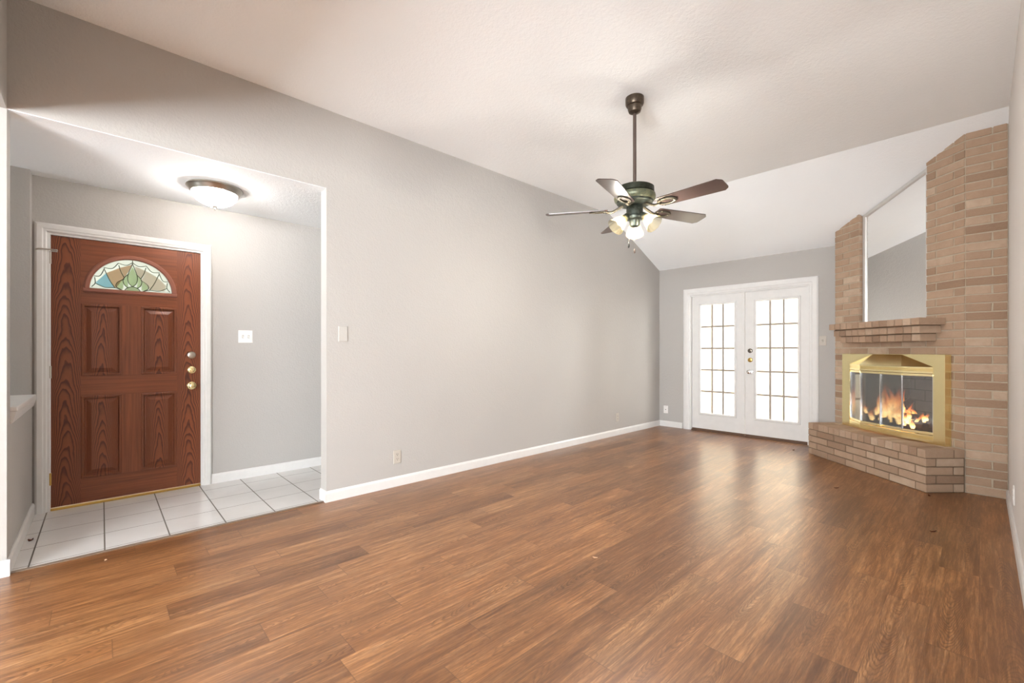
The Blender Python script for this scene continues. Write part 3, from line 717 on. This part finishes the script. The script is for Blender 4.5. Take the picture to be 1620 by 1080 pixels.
# hearth
HO = 0.335; C0, C1 = -0.008, 1.405
def Hf(u, o, z): return D(C0 + u, HO + o, z)
def Hr(u, o, z): return D(C0 - o, HO - u, z)
def Hl(u, o, z): return D(C1 + o, HO - u, z)
b = BM()
courses(b, Hf, 0.0, C1 - C0, 0.0, 4 * CH - 0.002, pitch=0.2555, off=0.095, phase=1)
courses(b, Hr, 0.0, HO - 0.012, 0.0, 4 * CH - 0.002, pitch=0.235, off=0.09)
courses(b, Hl, 0.0, HO - 0.004, 0.0, 4 * CH - 0.002, pitch=0.235, off=0.09)
nH = 18; pw = (C1 - C0) / nH
for k in range(nH):
    u0, u1 = k * pw + 0.003, (k + 1) * pw - 0.003
    for (o0, o1) in ((0.0, -0.238), (-0.246, -(HO - 0.004))):
        r = random.uniform(-0.001, 0.001); c = 0.003
        lo = [(u0, o0), (u1, o0), (u1, o1), (u0, o1)]; hi = [(u0 + c, o0 - c), (u1 - c, o0 - c), (u1 - c, o1 + c), (u0 + c, o1 + c)]
        R3 = [[b.verts.new(Hf(x, y, z)) for x, y in pp] for pp, z in ((lo, 4 * CH + 0.004), (lo, 0.353 + r), (hi, 0.356 + r))]
        for i in (0, 1):
            for q in range(4): b.faces.new((R3[i][q], R3[i][(q + 1) % 4], R3[i + 1][(q + 1) % 4], R3[i + 1][q]))
        b.faces.new(R3[2]); b.faces.new(R3[0][::-1])
box(b, 0.006, C1 - C0 - 0.006, -HO + 0.001, -0.006, 0, 0.351, 1, Hf)
obj('hearth', b, [M['brick'], M['mortar_dark']], fp)
# mantel: three corbelled courses of brick ends
b = BM()
for (t0, t1, oo, za, zb) in ((0.150, 1.213, 0.240, 1.404, 1.464), (0.190, 1.205, 0.192, 1.334, 1.396), (0.235, 1.168, 0.150, 1.264, 1.326)):
    n = int(round((t1 - t0) / 0.0815)); p = (t1 - t0) / n
    for k in range(n):
        fr = lambda u, o, z: D(u, oo + o, z)
        a, c = t0 + k * p + 0.004, t0 + (k + 1) * p - 0.004
        brickbox(b, fr, a, c, za, zb, depth=oo - 0.002, proud=random.uniform(-0.002, 0.002))
    box(b, t0 + 0.006, t1 - 0.006, 0.001, oo - 0.018, za + 0.004, zb - 0.003, 1, D)
box(b, 0.24, 1.16, 0.001, 0.142, 1.326, 1.334, 1, D); box(b, 0.20, 1.20, 0.001, 0.184, 1.396, 1.404, 1, D)
obj('mantel', b, [M['brick'], M['mortar_dark']], fp, label='three stepped courses of brick ends')
# firebox
b = BM()
fo = [(1.160, -0.125), (0.195, -0.125), (0.36, -0.47), (0.995, -0.47)]
for i, (p, q) in enumerate(((1, 2), (2, 3), (3, 0))):
    a, c = fo[p], fo[q]
    b.faces.new([b.verts.new(D(*a, 0.357)), b.verts.new(D(*c, 0.357)), b.verts.new(D(*c, 1.058)), b.verts.new(D(*a, 1.058))])
fo2 = [(1.160, -0.009), (0.195, -0.009)] + fo[1:]
fo2 = [(1.160, -0.009), (0.195, -0.009), (0.195, -0.125), (0.36, -0.47), (0.995, -0.47), (1.160, -0.125)]
for z in (0.3575, 1.0575): b.faces.new([b.verts.new(D(*p, z)) for p in fo2])
obj('firebox', b, M['firebox'], fp, recalc=False, label='dark firebox lining')

# mirror above the mantel
mr = thing('mirror', 'large mirror set between the brick columns above the mantel', 'mirror', tuple(D(0.715, -0.05, 1.466)))
def zt(t, o): return zceil(D(t, o, 0).y) - 0.004
m0, m1, mo = TR + 0.008, TL - 0.008, -0.050
b = BM(); prism(b, [D(m1, mo - 0.008, 1.468), D(m0, mo - 0.008, 1.468), D(m0, mo - 0.008, zt(m0, mo) - 0.01), D(m1, mo - 0.008, zt(m1, mo) - 0.01)], [D(m1, mo, 1.468), D(m0, mo, 1.468), D(m0, mo, zt(m0, mo) - 0.01), D(m1, mo, zt(m1, mo) - 0.01)])
obj('mirror_glass', b, M['mirror'], mr)
b = BM(); fw = 0.042
inn = [(m1 - fw, 1.468 + 0.012), (m0 + fw, 1.468 + 0.012), (m0 + fw, zt(m0 + fw, mo) - fw), (m1 - fw, zt(m1 - fw, mo) - fw)]
out = [(m1, 1.468), (m0, 1.468), (m0, zt(m0, mo)), (m1, zt(m1, mo))]
fw_prof = [(0, 0.001), (0, 0.014), (0.75, 0.014), (1, 0.004), (1, 0.001)]
loft(b, [(lambda o_, i_: (lambda w_, d_: D(o_[0] + (i_[0] - o_[0]) * w_, mo + d_, o_[1] + (i_[1] - o_[1]) * w_)))(o_, i_) for o_, i_ in zip(out, inn)], fw_prof, closed=True)
obj('mirror_frame', b, M['alu'], mr, label='pale grey metal frame')

# brass fireplace door set
fs = thing('fireplace_doors', 'polished brass fireplace door set with bifold glass doors and sloped hood', 'fireplace screen', tuple(D(0.678, 0.06, 0.3565)))
b = BM()
def ring(b, t0, t1, z0, z1, T0, T1, Z0, Z1, oa, ob):
    for (a, c, e, f) in ((t0, T0, z0, z1), (T1, t1, z0, z1), (T0, T1, z0, Z0), (T0, T1, Z1, z1)): box(b, a, c, oa, ob, e, f, 0, D)
    bmesh.ops.remove_doubles(b, verts=b.verts, dist=1e-5)
ring(b, 0.104, 1.252, 0.3575, 1.143, 0.209, 1.146, 0.372, 1.032, 0.004, 0.060)
obj('brass_frame', b, M['brass'], fs, bevel=0.002)
bay = [(1.146, 0.062), (0.905, 0.145), (0.425, 0.145), (0.209, 0.062)]
def baypt(i, off):  # corner offset inwards along the face normal
    return (bay[i][0] + (0.0 if i in (1, 2) else (off if i == 3 else -off)) * 0.2, bay[i][1] - off)
def bayrail(name, z0, z1, mat, inset=0.0, thick=0.012, lab=None, groove=False):
    b = BM()
    prof = [(inset, z0), (inset, z1), (inset + thick, z1), (inset + thick, z0)]
    if groove:
        h = z1 - z0; prof = [(inset, z0)] + [p for k in range(4) for p in ((inset, z0 + h * (0.3 + 0.13 * k)), (inset + 0.003, z0 + h * (0.33 + 0.13 * k)), (inset + 0.003, z0 + h * (0.39 + 0.13 * k)), (inset, z0 + h * (0.42 + 0.13 * k)))] + [(inset, z1), (inset + thick, z1), (inset + thick, z0)]
    loft(b, [(lambda i: (lambda off, z: D(*baypt(i, off), z)))(i) for i in range(4)], prof)
    obj(name, b, M[mat], fs, label=lab)
bayrail('vent_rail', 0.975, 1.032, 'brass', 0, 0.014, None, True); bayrail('vent_rail', 0.372, 0.430, 'brass', 0, 0.014, None, True)
b = BM()   # hood roof
zb, ztp = 1.034, 1.141
pts = [D(1.146, 0.0615, zb), D(0.905, 0.147, zb), D(0.425, 0.147, zb), D(0.209, 0.0615, zb), D(0.513, 0.0615, ztp), D(0.843, 0.0615, ztp)]
v = [b.verts.new(p) for p in pts]
for f in ((0, 1, 5), (1, 2, 4, 5), (2, 3, 4), (0, 5, 4, 3), (0, 3, 2, 1)): b.faces.new([v[i] for i in f])
obj('hood', b, M['brass'], fs)
def glassdoor(p, q, hs):
    """p, q are (t, o) end points"""
    P0, P1 = D(*p, 0), D(*q, 0); d = (P1 - P0); L = d.length; d.normalize(); nrm = Vector((d.y, -d.x, 0))
    if nrm.xy.dot(Nn) < 0: nrm = -nrm
    fr = lambda u, o, z: P0 + d * u + nrm * o + Vector((0, 0, z))
    b = BM(); z0, z1 = 0.434, 0.971
    for (a, c, e, f) in ((0.002, L - 0.002, z0, z0 + 0.022), (0.002, L - 0.002, z1 - 0.022, z1)): box(b, a, c, -0.010, 0.0, e, f, 0, fr)
    o = obj('glass_door', b, M['brass'], fs, bevel=0.0015)
    b = BM(); box(b, 0.004, L - 0.004, -0.007, -0.003, z0 + 0.02, z1 - 0.02, 0, fr); obj('glass_pane', b, M['fireglass'], o, label='smoked glass pane')
    for a in ((0.0015, 0.0055), (L - 0.0055, L - 0.0015)):
        b = BM(); box(b, a[0], a[1], -0.009, 0.001, z0 + 0.02, z1 - 0.02, 0, fr); obj('edge_strip', b, M['chrome'], o)
    if hs:
        b = BM(); lathe(b, [(0.006, 0), (0.005, 0.010), (0.010, 0.014), (0.010, 0.020), (0.004, 0.024)], fr(L - 0.02 if hs > 0 else 0.02, 0, z0 + 0.012), nrm, 12); obj('door_pull', b, M['brass'], o, smooth=True)
ib = [baypt(i, 0.006) for i in range(4)]
mid = ((ib[1][0] + ib[2][0]) / 2, ib[1][1])
glassdoor(ib[0], ib[1], 0); glassdoor(ib[1], mid, 1); glassdoor(mid, ib[2], -1); glassdoor(ib[2], ib[3], 0)

# grate, logs, fire
gr = thing('fire_grate', 'black iron grate holding the burning logs', 'grate', tuple(D(0.77, -0.20, 0.358)))
b = BM()
for k in range(7):
    t = 0.53 + k * 0.08; tube(b, [D(t, -0.09, 0.450), D(t, -0.10, 0.420), D(t, -0.32, 0.420), D(t, -0.33, 0.450)], 0.007)
obj('bars', b, M['black'], gr)
b = BM()
for o in (-0.13, -0.29): tube(b, [D(0.51, o, 0.410), D(1.03, o, 0.410)], 0.008)
obj('cross_rod', b, M['black'], gr)
for t, o in ((0.55, -0.13), (0.99, -0.13), (0.55, -0.29), (0.99, -0.29)):
    b = BM(); tube(b, [D(t, o, 0.359), D(t, o, 0.408)], 0.008); obj('leg', b, M['black'], gr)
def log(p, q, r, label):
    p, q = D(*p), D(*q); n = 9; pts = [p.lerp(q, k / n) + Vector((random.uniform(-1, 1), random.uniform(-1, 1), random.uniform(-1, 1))) * r * 0.12 for k in range(n + 1)]
    b = BM(); tube(b, pts, [r * random.uniform(0.9, 1.08) for _ in pts], 12); obj('fire_log', b, M['log'], label=label, cat='log', group='logs burning in the fireplace', smooth=True)
log((0.48, -0.13, 0.462), (1.04, -0.15, 0.468), 0.036, 'charred front log lying level along the front of the grate')
log((0.52, -0.26, 0.465), (1.03, -0.25, 0.470), 0.038, 'charred rear log lying level along the back of the grate')
log((0.98, -0.20, 0.528), (0.62, -0.17, 0.535), 0.030, 'charred log laid across the top of the two level logs')
log((0.86, -0.13, 0.536), (0.74, -0.26, 0.692), 0.026, 'charred log leaning upright in the middle of the flames')
def tongue(bm, t, o, z, h, r, lean):
    uvl = bm.loops.layers.uv.verify(); n, seg = 12, 10; rings = []; ph = random.uniform(0, 6)
    for i in range(n + 1):
        s = i / n; rr = r * (math.sin(PI * min(1, (s * 0.85 + 0.12))) ** 0.9) * (1 - s * 0.55) + 0.001
        ctr = D(t + lean * s * s * h + 0.018 * math.sin(ph + s * 7) * s, o + 0.012 * math.sin(ph * 2 + s * 6) * s, z + h * s)
        rings.append(([bm.verts.new(ctr + Vector((U.x * math.cos(a) + Nn.x * math.sin(a) * 0.6, U.y * math.cos(a) + Nn.y * math.sin(a) * 0.6, 0)) * rr) for a in [2 * PI * k / seg for k in range(seg)]], s))
    for i in range(n):
        for k in range(seg):
            f = bm.faces.new((rings[i][0][k], rings[i][0][(k + 1) % seg], rings[i + 1][0][(k + 1) % seg], rings[i + 1][0][k]))
            for l, s in zip(f.loops, (rings[i][1], rings[i][1], rings[i + 1][1], rings[i + 1][1])): l[uvl].uv = (k / seg, s)
b = BM(); rf = random.Random(11)
for k in range(64):
    t = rf.gauss(0.83, 0.15); t = min(max(t, 0.52), 1.10)
    top = 0.13 + 0.27 * math.exp(-((t - 0.84) / 0.09) ** 2)
    tongue(b, t, rf.uniform(-0.24, -0.05), rf.uniform(0.43, 0.53), top * rf.uniform(0.55, 1.0), rf.uniform(0.016, 0.040), rf.uniform(-0.35, 0.35))
obj('fire', b, M['flame'], label='orange flames burning over the logs in the fireplace', cat='fire', kind='stuff', smooth=True)

# ---------------------------------------------------------------- ceiling fan
FXp, FYp = -1.758, 2.890
fan = thing('ceiling_fan', 'bronze ceiling fan with five walnut blades and three lit shades', 'ceiling fan', (FXp, FYp, ZC))
c = (FXp, FYp, 0)
b = BM(); lathe(b, [(0.066, 3.0495), (0.067, 3.03), (0.066, 3.005), (0.060, 2.992), (0.050, 2.988), (0.049, 2.965), (0.042, 2.945), (0.026, 2.935), (0.014, 2.932)], c, seg=36); obj('canopy', b, M['bronze'], fan, smooth=True)
b = BM(); lathe(b, [(0.0125, 2.933), (0.0125, 2.395)], c, seg=16); obj('downrod', b, M['rod'], fan, smooth=True)
b = BM(); lathe(b, [(0.022, 2.425), (0.024, 2.40), (0.05, 2.392), (0.125, 2.386), (0.138, 2.378), (0.140, 2.340), (0.134, 2.334)], c, seg=48)
mo_ = obj('motor_housing', b, M['darkgreen'], fan, smooth=True)
b = BM(); lathe(b, [(0.134, 2.334), (0.146, 2.328), (0.150, 2.310), (0.146, 2.292), (0.134, 2.280)], c, seg=48); obj('housing_band', b, M['verdigris_lite'], mo_, smooth=True, label='paler green-gold band')
b = BM(); lathe(b, [(0.134, 2.281), (0.128, 2.268), (0.10, 2.255), (0.06, 2.250), (0.055, 2.25)], c, seg=48); obj('housing_bowl', b, M['verdigris'], mo_, smooth=True)
b = BM(); lathe(b, [(0.055, 2.251), (0.060, 2.240), (0.060, 2.175), (0.066, 2.168), (0.062, 2.150), (0.04, 2.140), (0.036, 2.120), (0.032, 2.100), (0.018, 2.090), (0.004, 2.088)], c, seg=36)
kit = obj('light_kit', b, M['verdigris'], fan, smooth=True)
ZB = 2.228; R0 = 0.195; RT = 0.66
for k in range(5):
    a = math.radians(23 + 72 * k) + YAW
    er = Vector((math.cos(a), math.sin(a), 0)); et = Vector((-math.sin(a), math.cos(a), 0)); pit = math.radians(-12)
    ev = (et * math.cos(pit) + Vector((0, 0, 1)) * math.sin(pit)); en = er.cross(ev)
    cc = Vector((FXp, FYp, ZB))
    outl = [(R0, -0.052), (R0 + 0.02, -0.058), (RT - 0.03, -0.072), (RT - 0.004, -0.050), (RT, -0.038), (RT, 0.038), (RT - 0.004, 0.050), (RT - 0.03, 0.072), (R0 + 0.02, 0.058), (R0, 0.052)]
    # keep the grain along the blade: mesh in local axes
    me_b = BM(); prism(me_b, [(r - R0, s, -0.003) for r, s in outl], [(r - R0, s, 0.003) for r, s in outl])
    bmesh.ops.recalc_face_normals(me_b, faces=me_b.faces)
    me = bpy.data.meshes.new('blade'); me_b.to_mesh(me); me_b.free(); me.materials.append(M['blade'])
    bo = bpy.data.objects.new('blade', me); COL.objects.link(bo); bo.parent = fan
    rot = Matrix((er, ev, en)).transposed()
    org = cc + er * R0
    bo.matrix_local = Matrix.Translation(org - Vector((FXp, FYp, ZC))) @ rot.to_4x4()
    # blade iron: arm from the motor, then an open oval bracket under the blade; mesh in blade axes
    b = BM()
    tube(b, curve_pts([(-0.115, 0, 0.030), (-0.075, 0, 0.008), (-0.03, 0, -0.014), (0.015, 0, -0.012)], 5), [0.010] * 16, 8)
    ov = [(0.065 + 0.062 * math.cos(q), 0.034 * math.sin(q), -0.0085) for q in [2 * PI * j / 28 for j in range(28)]]
    rings = []
    for j in range(28):
        q = 2 * PI * j / 28; nx, ny = math.cos(q), math.sin(q)
        rings.append((lambda px, py, nx, ny: (lambda u_, v_: Vector((px + nx * u_, py + ny * u_, -0.008 + v_))))(ov[j][0], ov[j][1], nx, ny))
    loft(b, rings, [(-0.009, -0.004), (-0.009, 0.004), (0.010, 0.004), (0.010, -0.004)], closed=True)
    for (px, py) in ((0.12, 0), (0.03, 0.036), (0.03, -0.036)): lathe(b, [(0.006, -0.014), (0.007, -0.010), (0.007, -0.004)], (px, py, 0), seg=10)
    bmesh.ops.recalc_face_normals(b, faces=b.faces)
    me2 = bpy.data.meshes.new('blade_iron'); b.to_mesh(me2); b.free(); me2.materials.append(M['iron'])
    for p_ in me2.polygons: p_.use_smooth = True
    io = bpy.data.objects.new('blade_iron', me2); COL.objects.link(io); io.parent = bo; io['label'] = 'bronze open oval bracket'
for k in range(3):
    a = math.radians(74 + 120 * k) + YAW
    er = Vector((math.cos(a), math.sin(a), 0)); ax = (er * 0.74 + Vector((0, 0, -0.70))).normalized()
    st = Vector((FXp, FYp, 2.162)) + er * 0.073
    b = BM(); lathe(b, [(0.020, -0.02), (0.024, 0.0), (0.026, 0.022), (0.020, 0.030)], st, ax, 20); tube(b, [Vector((FXp, FYp, 2.16)) + er * 0.03, st], 0.014)
    fit = obj('lamp_holder', b, M['verdigris'], kit, smooth=True)
    b = BM(); pr = [(0.027, 0.010), (0.030, 0.022), (0.040, 0.042), (0.050, 0.070), (0.057, 0.095), (0.064, 0.112), (0.066, 0.118), (0.062, 0.114), (0.054, 0.095), (0.047, 0.070), (0.037, 0.042), (0.027, 0.024)]
    lathe(b, pr, st, ax, 48, flute=12, famp=0.018, cap=False)
    sh = obj('lamp_shade', b, M['fan_shade'], fan, smooth=True, label='frosted bell glass shade, lit')
    b = BM(); lathe(b, [(0.010, 0.030), (0.016, 0.045), (0.020, 0.062), (0.017, 0.078), (0.006, 0.086)], st, ax, 16); obj('bulb', b, M['bulb'], sh, smooth=True)
    ld = bpy.data.lights.new('fan_bulb_light', 'POINT'); ld.energy = 24; ld.color = (1, 0.95, 0.87); ld.shadow_soft_size = 0.025
    lo = bpy.data.objects.new('fan_bulb_light', ld); COL.objects.link(lo); lo.location = st + ax * 0.105
for (dx, dz, zt_) in ((-0.045, 1.955, 2.14), (0.0, 1.915, 2.09)):
    R_ = Vector((math.cos(YAW), math.sin(YAW), 0)); p = Vector((FXp, FYp, 0)) + R_ * dx
    if dx: tp = p + (Vector((FXp, FYp, 0)) - p) * 0.25
    else: tp = p
    b = BM(); tube(b, [Vector((tp.x, tp.y, zt_)), Vector((p.x, p.y, dz + 0.018))], 0.0009, 5); ch = obj('pull_chain', b, M['nickel'], fan)
    b = BM(); lathe(b, [(0.002, 0.018), (0.006, 0.012), (0.008, 0.0), (0.006, -0.012), (0.002, -0.016)], (p.x, p.y, dz), seg=14); obj('fob', b, M['black'] if dx else M['rod'], ch, smooth=True)

# ---------------------------------------------------------------- entry flush light
LXp, LYp = -4.06, 0.645
lt = thing('ceiling_light', 'round flush ceiling light with frosted dome over the entry', 'ceiling light', (LXp, LYp, ZL))
b = BM(); lathe(b, [(0.150, 2.4395), (0.182, 2.437), (0.186, 2.428), (0.178, 2.420), (0.172, 2.412), (0.166, 2.402), (0.158, 2.392), (0.150, 2.392), (0.150, 2.41)], (LXp, LYp, 0), seg=56); obj('base_ring', b, M['nickel'], lt, smooth=True, label='brushed metal ring')
b = BM(); lathe(b, [(0.152, 2.400), (0.150, 2.385), (0.138, 2.355), (0.112, 2.328), (0.075, 2.308), (0.035, 2.298), (0.004, 2.296)], (LXp, LYp, 0), seg=48, cap=False); obj('dome', b, M['dome'], lt, smooth=True, label='frosted white glass dome, lit')
b = BM(); lathe(b, [(0.020, 2.297), (0.018, 2.291), (0.007, 2.288), (0.006, 2.278), (0.008, 2.272), (0.003, 2.266)], (LXp, LYp, 0), seg=16); obj('finial', b, M['nickel'], lt, smooth=True)
ld = bpy.data.lights.new('entry_bulb_light', 'POINT'); ld.energy = 32; ld.color = (1, 0.97, 0.93); ld.shadow_soft_size = 0.07
lo = bpy.data.objects.new('entry_bulb_light', ld); COL.objects.link(lo); lo.location = (LXp, LYp, 2.355)

# ---------------------------------------------------------------- plates on the walls
def plate(name, label, cat, P, a, z, w_, h_, mat, feats, group=None):
    """P(a, out, z)"""
    t = thing(name, label, cat, tuple(P(a, 0.0, z)), group)
    b = BM()
    lo = [(a - w_ / 2, z - h_ / 2), (a + w_ / 2, z - h_ / 2), (a + w_ / 2, z + h_ / 2), (a - w_ / 2, z + h_ / 2)]
    i = 0.004; hi = [(a - w_ / 2 + i, z - h_ / 2 + i), (a + w_ / 2 - i, z - h_ / 2 + i), (a + w_ / 2 - i, z + h_ / 2 - i), (a - w_ / 2 + i, z + h_ / 2 - i)]
    R3 = [[b.verts.new(P(x, o, y)) for x, y in pp] for pp, o in ((lo, 0.0005), (lo, 0.004), (hi, 0.007))]
    for k in (0, 1):
        for q in range(4): b.faces.new((R3[k][q], R3[k][(q + 1) % 4], R3[k + 1][(q + 1) % 4], R3[k + 1][q]))
    b.faces.new(R3[2]); b.faces.new(R3[0][::-1])
    obj('cover_plate', b, M[mat], t)
    fr = lambda x, o, y: P(x, o, y)
    for f in feats:
        if f[0] == 'toggle':
            b = BM(); x = a + f[1]; prism(b, [P(x - 0.005, 0.0072, z - 0.012), P(x + 0.005, 0.0072, z - 0.012), P(x + 0.005, 0.0072, z + 0.012), P(x - 0.005, 0.0072, z + 0.012)],
                              [P(x - 0.004, 0.018, z - 0.012), P(x + 0.004, 0.018, z - 0.012), P(x + 0.004, 0.018, z - 0.004), P(x - 0.004, 0.018, z - 0.004)]); tg = obj('toggle', b, M[mat], t)
            b = BM(); box(b, x - 0.007, x + 0.007, 0.0068, 0.0074, z - 0.014, z + 0.014, 0, fr); obj('toggle_slot', b, M['pewter'], tg)
        if f[0] == 'socket':
            zz = z + f[1]; b = BM()
            pts = [(a + 0.017 * math.cos(2 * PI * k / 20), zz + 0.0155 * max(-0.85, min(0.85, math.sin(2 * PI * k / 20)))) for k in range(20)]
            prism(b, [P(x, 0.0068, y) for x, y in pts], [P(x, 0.0085, y) for x, y in pts]); so = obj('socket', b, M[mat], t)
            b = BM()
            for dx in (-0.0065, 0.0065): box(b, a + dx - 0.0016, a + dx + 0.0016, 0.0083, 0.0088, zz - 0.001, zz + 0.008, 0, fr)
            box(b, a - 0.003, a + 0.003, 0.0083, 0.0088, zz - 0.010, zz - 0.005, 0, fr); obj('slot', b, M['slot'], so)
        if f[0] == 'screw':
            b = BM(); q = P(a, 0.0068, z + f[1]); lathe(b, [(0.0035, 0), (0.003, 0.001)], q, P(a, 1, z) - P(a, 0, z), 10); obj('screw', b, M['nickel'], t)
        if f[0] == 'jack':
            b = BM(); q = P(a, 0.0068, z); lathe(b, [(0.007, 0), (0.006, 0.004), (0.004, 0.010)], q, P(a, 1, z) - P(a, 0, z), 12); obj('jack', b, M['pewter'], t)
        if f[0] == 'back':
            b = BM(); box(b, a - w_ / 2 + f[1], a + w_ / 2 + f[1], 0.0003, 0.003, z - h_ / 2 - 0.03, z + h_ / 2 - 0.03, 0, fr); obj('back_plate', b, M[mat], t)
    return t
PL = lambda a, o, z: Vector((XL + o, a, z)); PR = lambda a, o, z: Vector((XR - o, a, z))
plate('light_switch', 'white double toggle light switch right of the front door', 'light switch', PE, 0.978, 1.308, 0.116, 0.116, 'white', [('toggle', -0.023), ('toggle', 0.023)])
plate('blank_cover_plate', 'blank cover plate painted grey beside the entry opening', 'wall plate', PL, 1.408, 1.311, 0.075, 0.122, 'painted_plate', [('screw', 0.03), ('screw', -0.03)])
plate('power_outlet', 'beige outlet low on the left wall nearest the entry opening', 'outlet', PL, 1.883, 0.255, 0.072, 0.116, 'beige_plate', [('socket', 0.02), ('socket', -0.02), ('screw', 0)])
plate('power_outlet', 'small outlet low on the left wall near the far corner', 'outlet', PL, 5.27, 0.248, 0.072, 0.116, 'beige_plate', [('socket', 0.02), ('socket', -0.02), ('screw', 0)])
plate('cable_jack', 'white cable plate low on the far wall beside the patio doors', 'wall plate', PF, -3.372, 0.262, 0.072, 0.116, 'white', [('jack',), ('screw', 0.042), ('screw', -0.042)])
plate('light_switch', 'single toggle switch between the patio doors and the brick fireplace', 'light switch', PF, -1.328, 1.300, 0.075, 0.118, 'beige_plate', [('toggle', 0.0), ('screw', 0.03), ('screw', -0.03)])
plate('power_outlet', 'outlet low on the right wall near the brick', 'outlet', PR, 4.30, 0.245, 0.072, 0.116, 'white', [('socket', 0.02), ('socket', -0.02), ('screw', 0)])

# ---------------------------------------------------------------- scraps on the floor
def flp(px, py, z=0.0):
    """floor point from two bearings of the survey"""
    d = 695.0 * (H - z) / (py - 555.0); r = d * (px - 810) / 695.0
    return Vector((-math.sin(YAW) * d + math.cos(YAW) * r, math.cos(YAW) * d + math.sin(YAW) * r, z))
def scrap(loc, l, w_, h_, rot, mat, label):
    b = BM(); n = 7; top = []
    for k in range(n):
        s = k / (n - 1); wd = w_ * math.sin(PI * (0.12 + 0.8 * s)) * random.uniform(0.7, 1.1); x = (s - 0.5) * l; zz = 0.0008 + h_ * (s - 0.4) ** 2 * 2
        q = lambda x, y, z: Vector((loc[0] + x * math.cos(rot) - y * math.sin(rot), loc[1] + x * math.sin(rot) + y * math.cos(rot), z))
        top.append([b.verts.new(q(x, -wd / 2, zz + h_ * 0.4)), b.verts.new(q(x, wd / 2, zz + h_ * 0.4)), b.verts.new(q(x, wd / 2, zz)), b.verts.new(q(x, -wd / 2, zz))])
    for k in range(n - 1):
        for j in range(4): b.faces.new((top[k][j], top[k][(j + 1) % 4], top[k + 1][(j + 1) % 4], top[k + 1][j]))
    b.faces.new(top[0][::-1]); b.faces.new(top[-1])
    obj('dry_leaf_scrap' if mat == 'leaf' else 'crumb', b, M[mat], label=label, cat='leaf scrap' if mat == 'leaf' else 'crumb', group='scraps on the floor')
scrap((-0.85, 4.60), 0.035, 0.014, 0.010, 0.4, 'leaf', 'tiny brown leaf scrap on the wood floor left of the hearth front')
scrap((-0.215, 3.95), 0.040, 0.012, 0.008, 0.8, 'leaf', 'small brown leaf scrap on the wood floor nearest the right wall')
scrap((-0.29, 4.90), 0.025, 0.015, 0.010, 2.0, 'leaf', 'tiny brown leaf scrap just in front of the brick hearth corner')
scrap((-1.52, 5.98), 0.025, 0.018, 0.010, 1.0, 'leaf', 'dark leaf scrap on the floor below the patio door knob side')
scrap((-1.50, 2.05), 0.030, 0.014, 0.006, 0.3, 'crumb', 'pale chip lying in the middle of the wood floor')
scrap((-3.36, 0.02), 0.020, 0.012, 0.006, 0.3, 'crumb', 'small tan crumb on the wood floor by the tile edge')
scrap((-4.02, -0.318), 0.030, 0.020, 0.016, 0.9, 'leaf', 'dark scrap on the white tile beside the half wall')
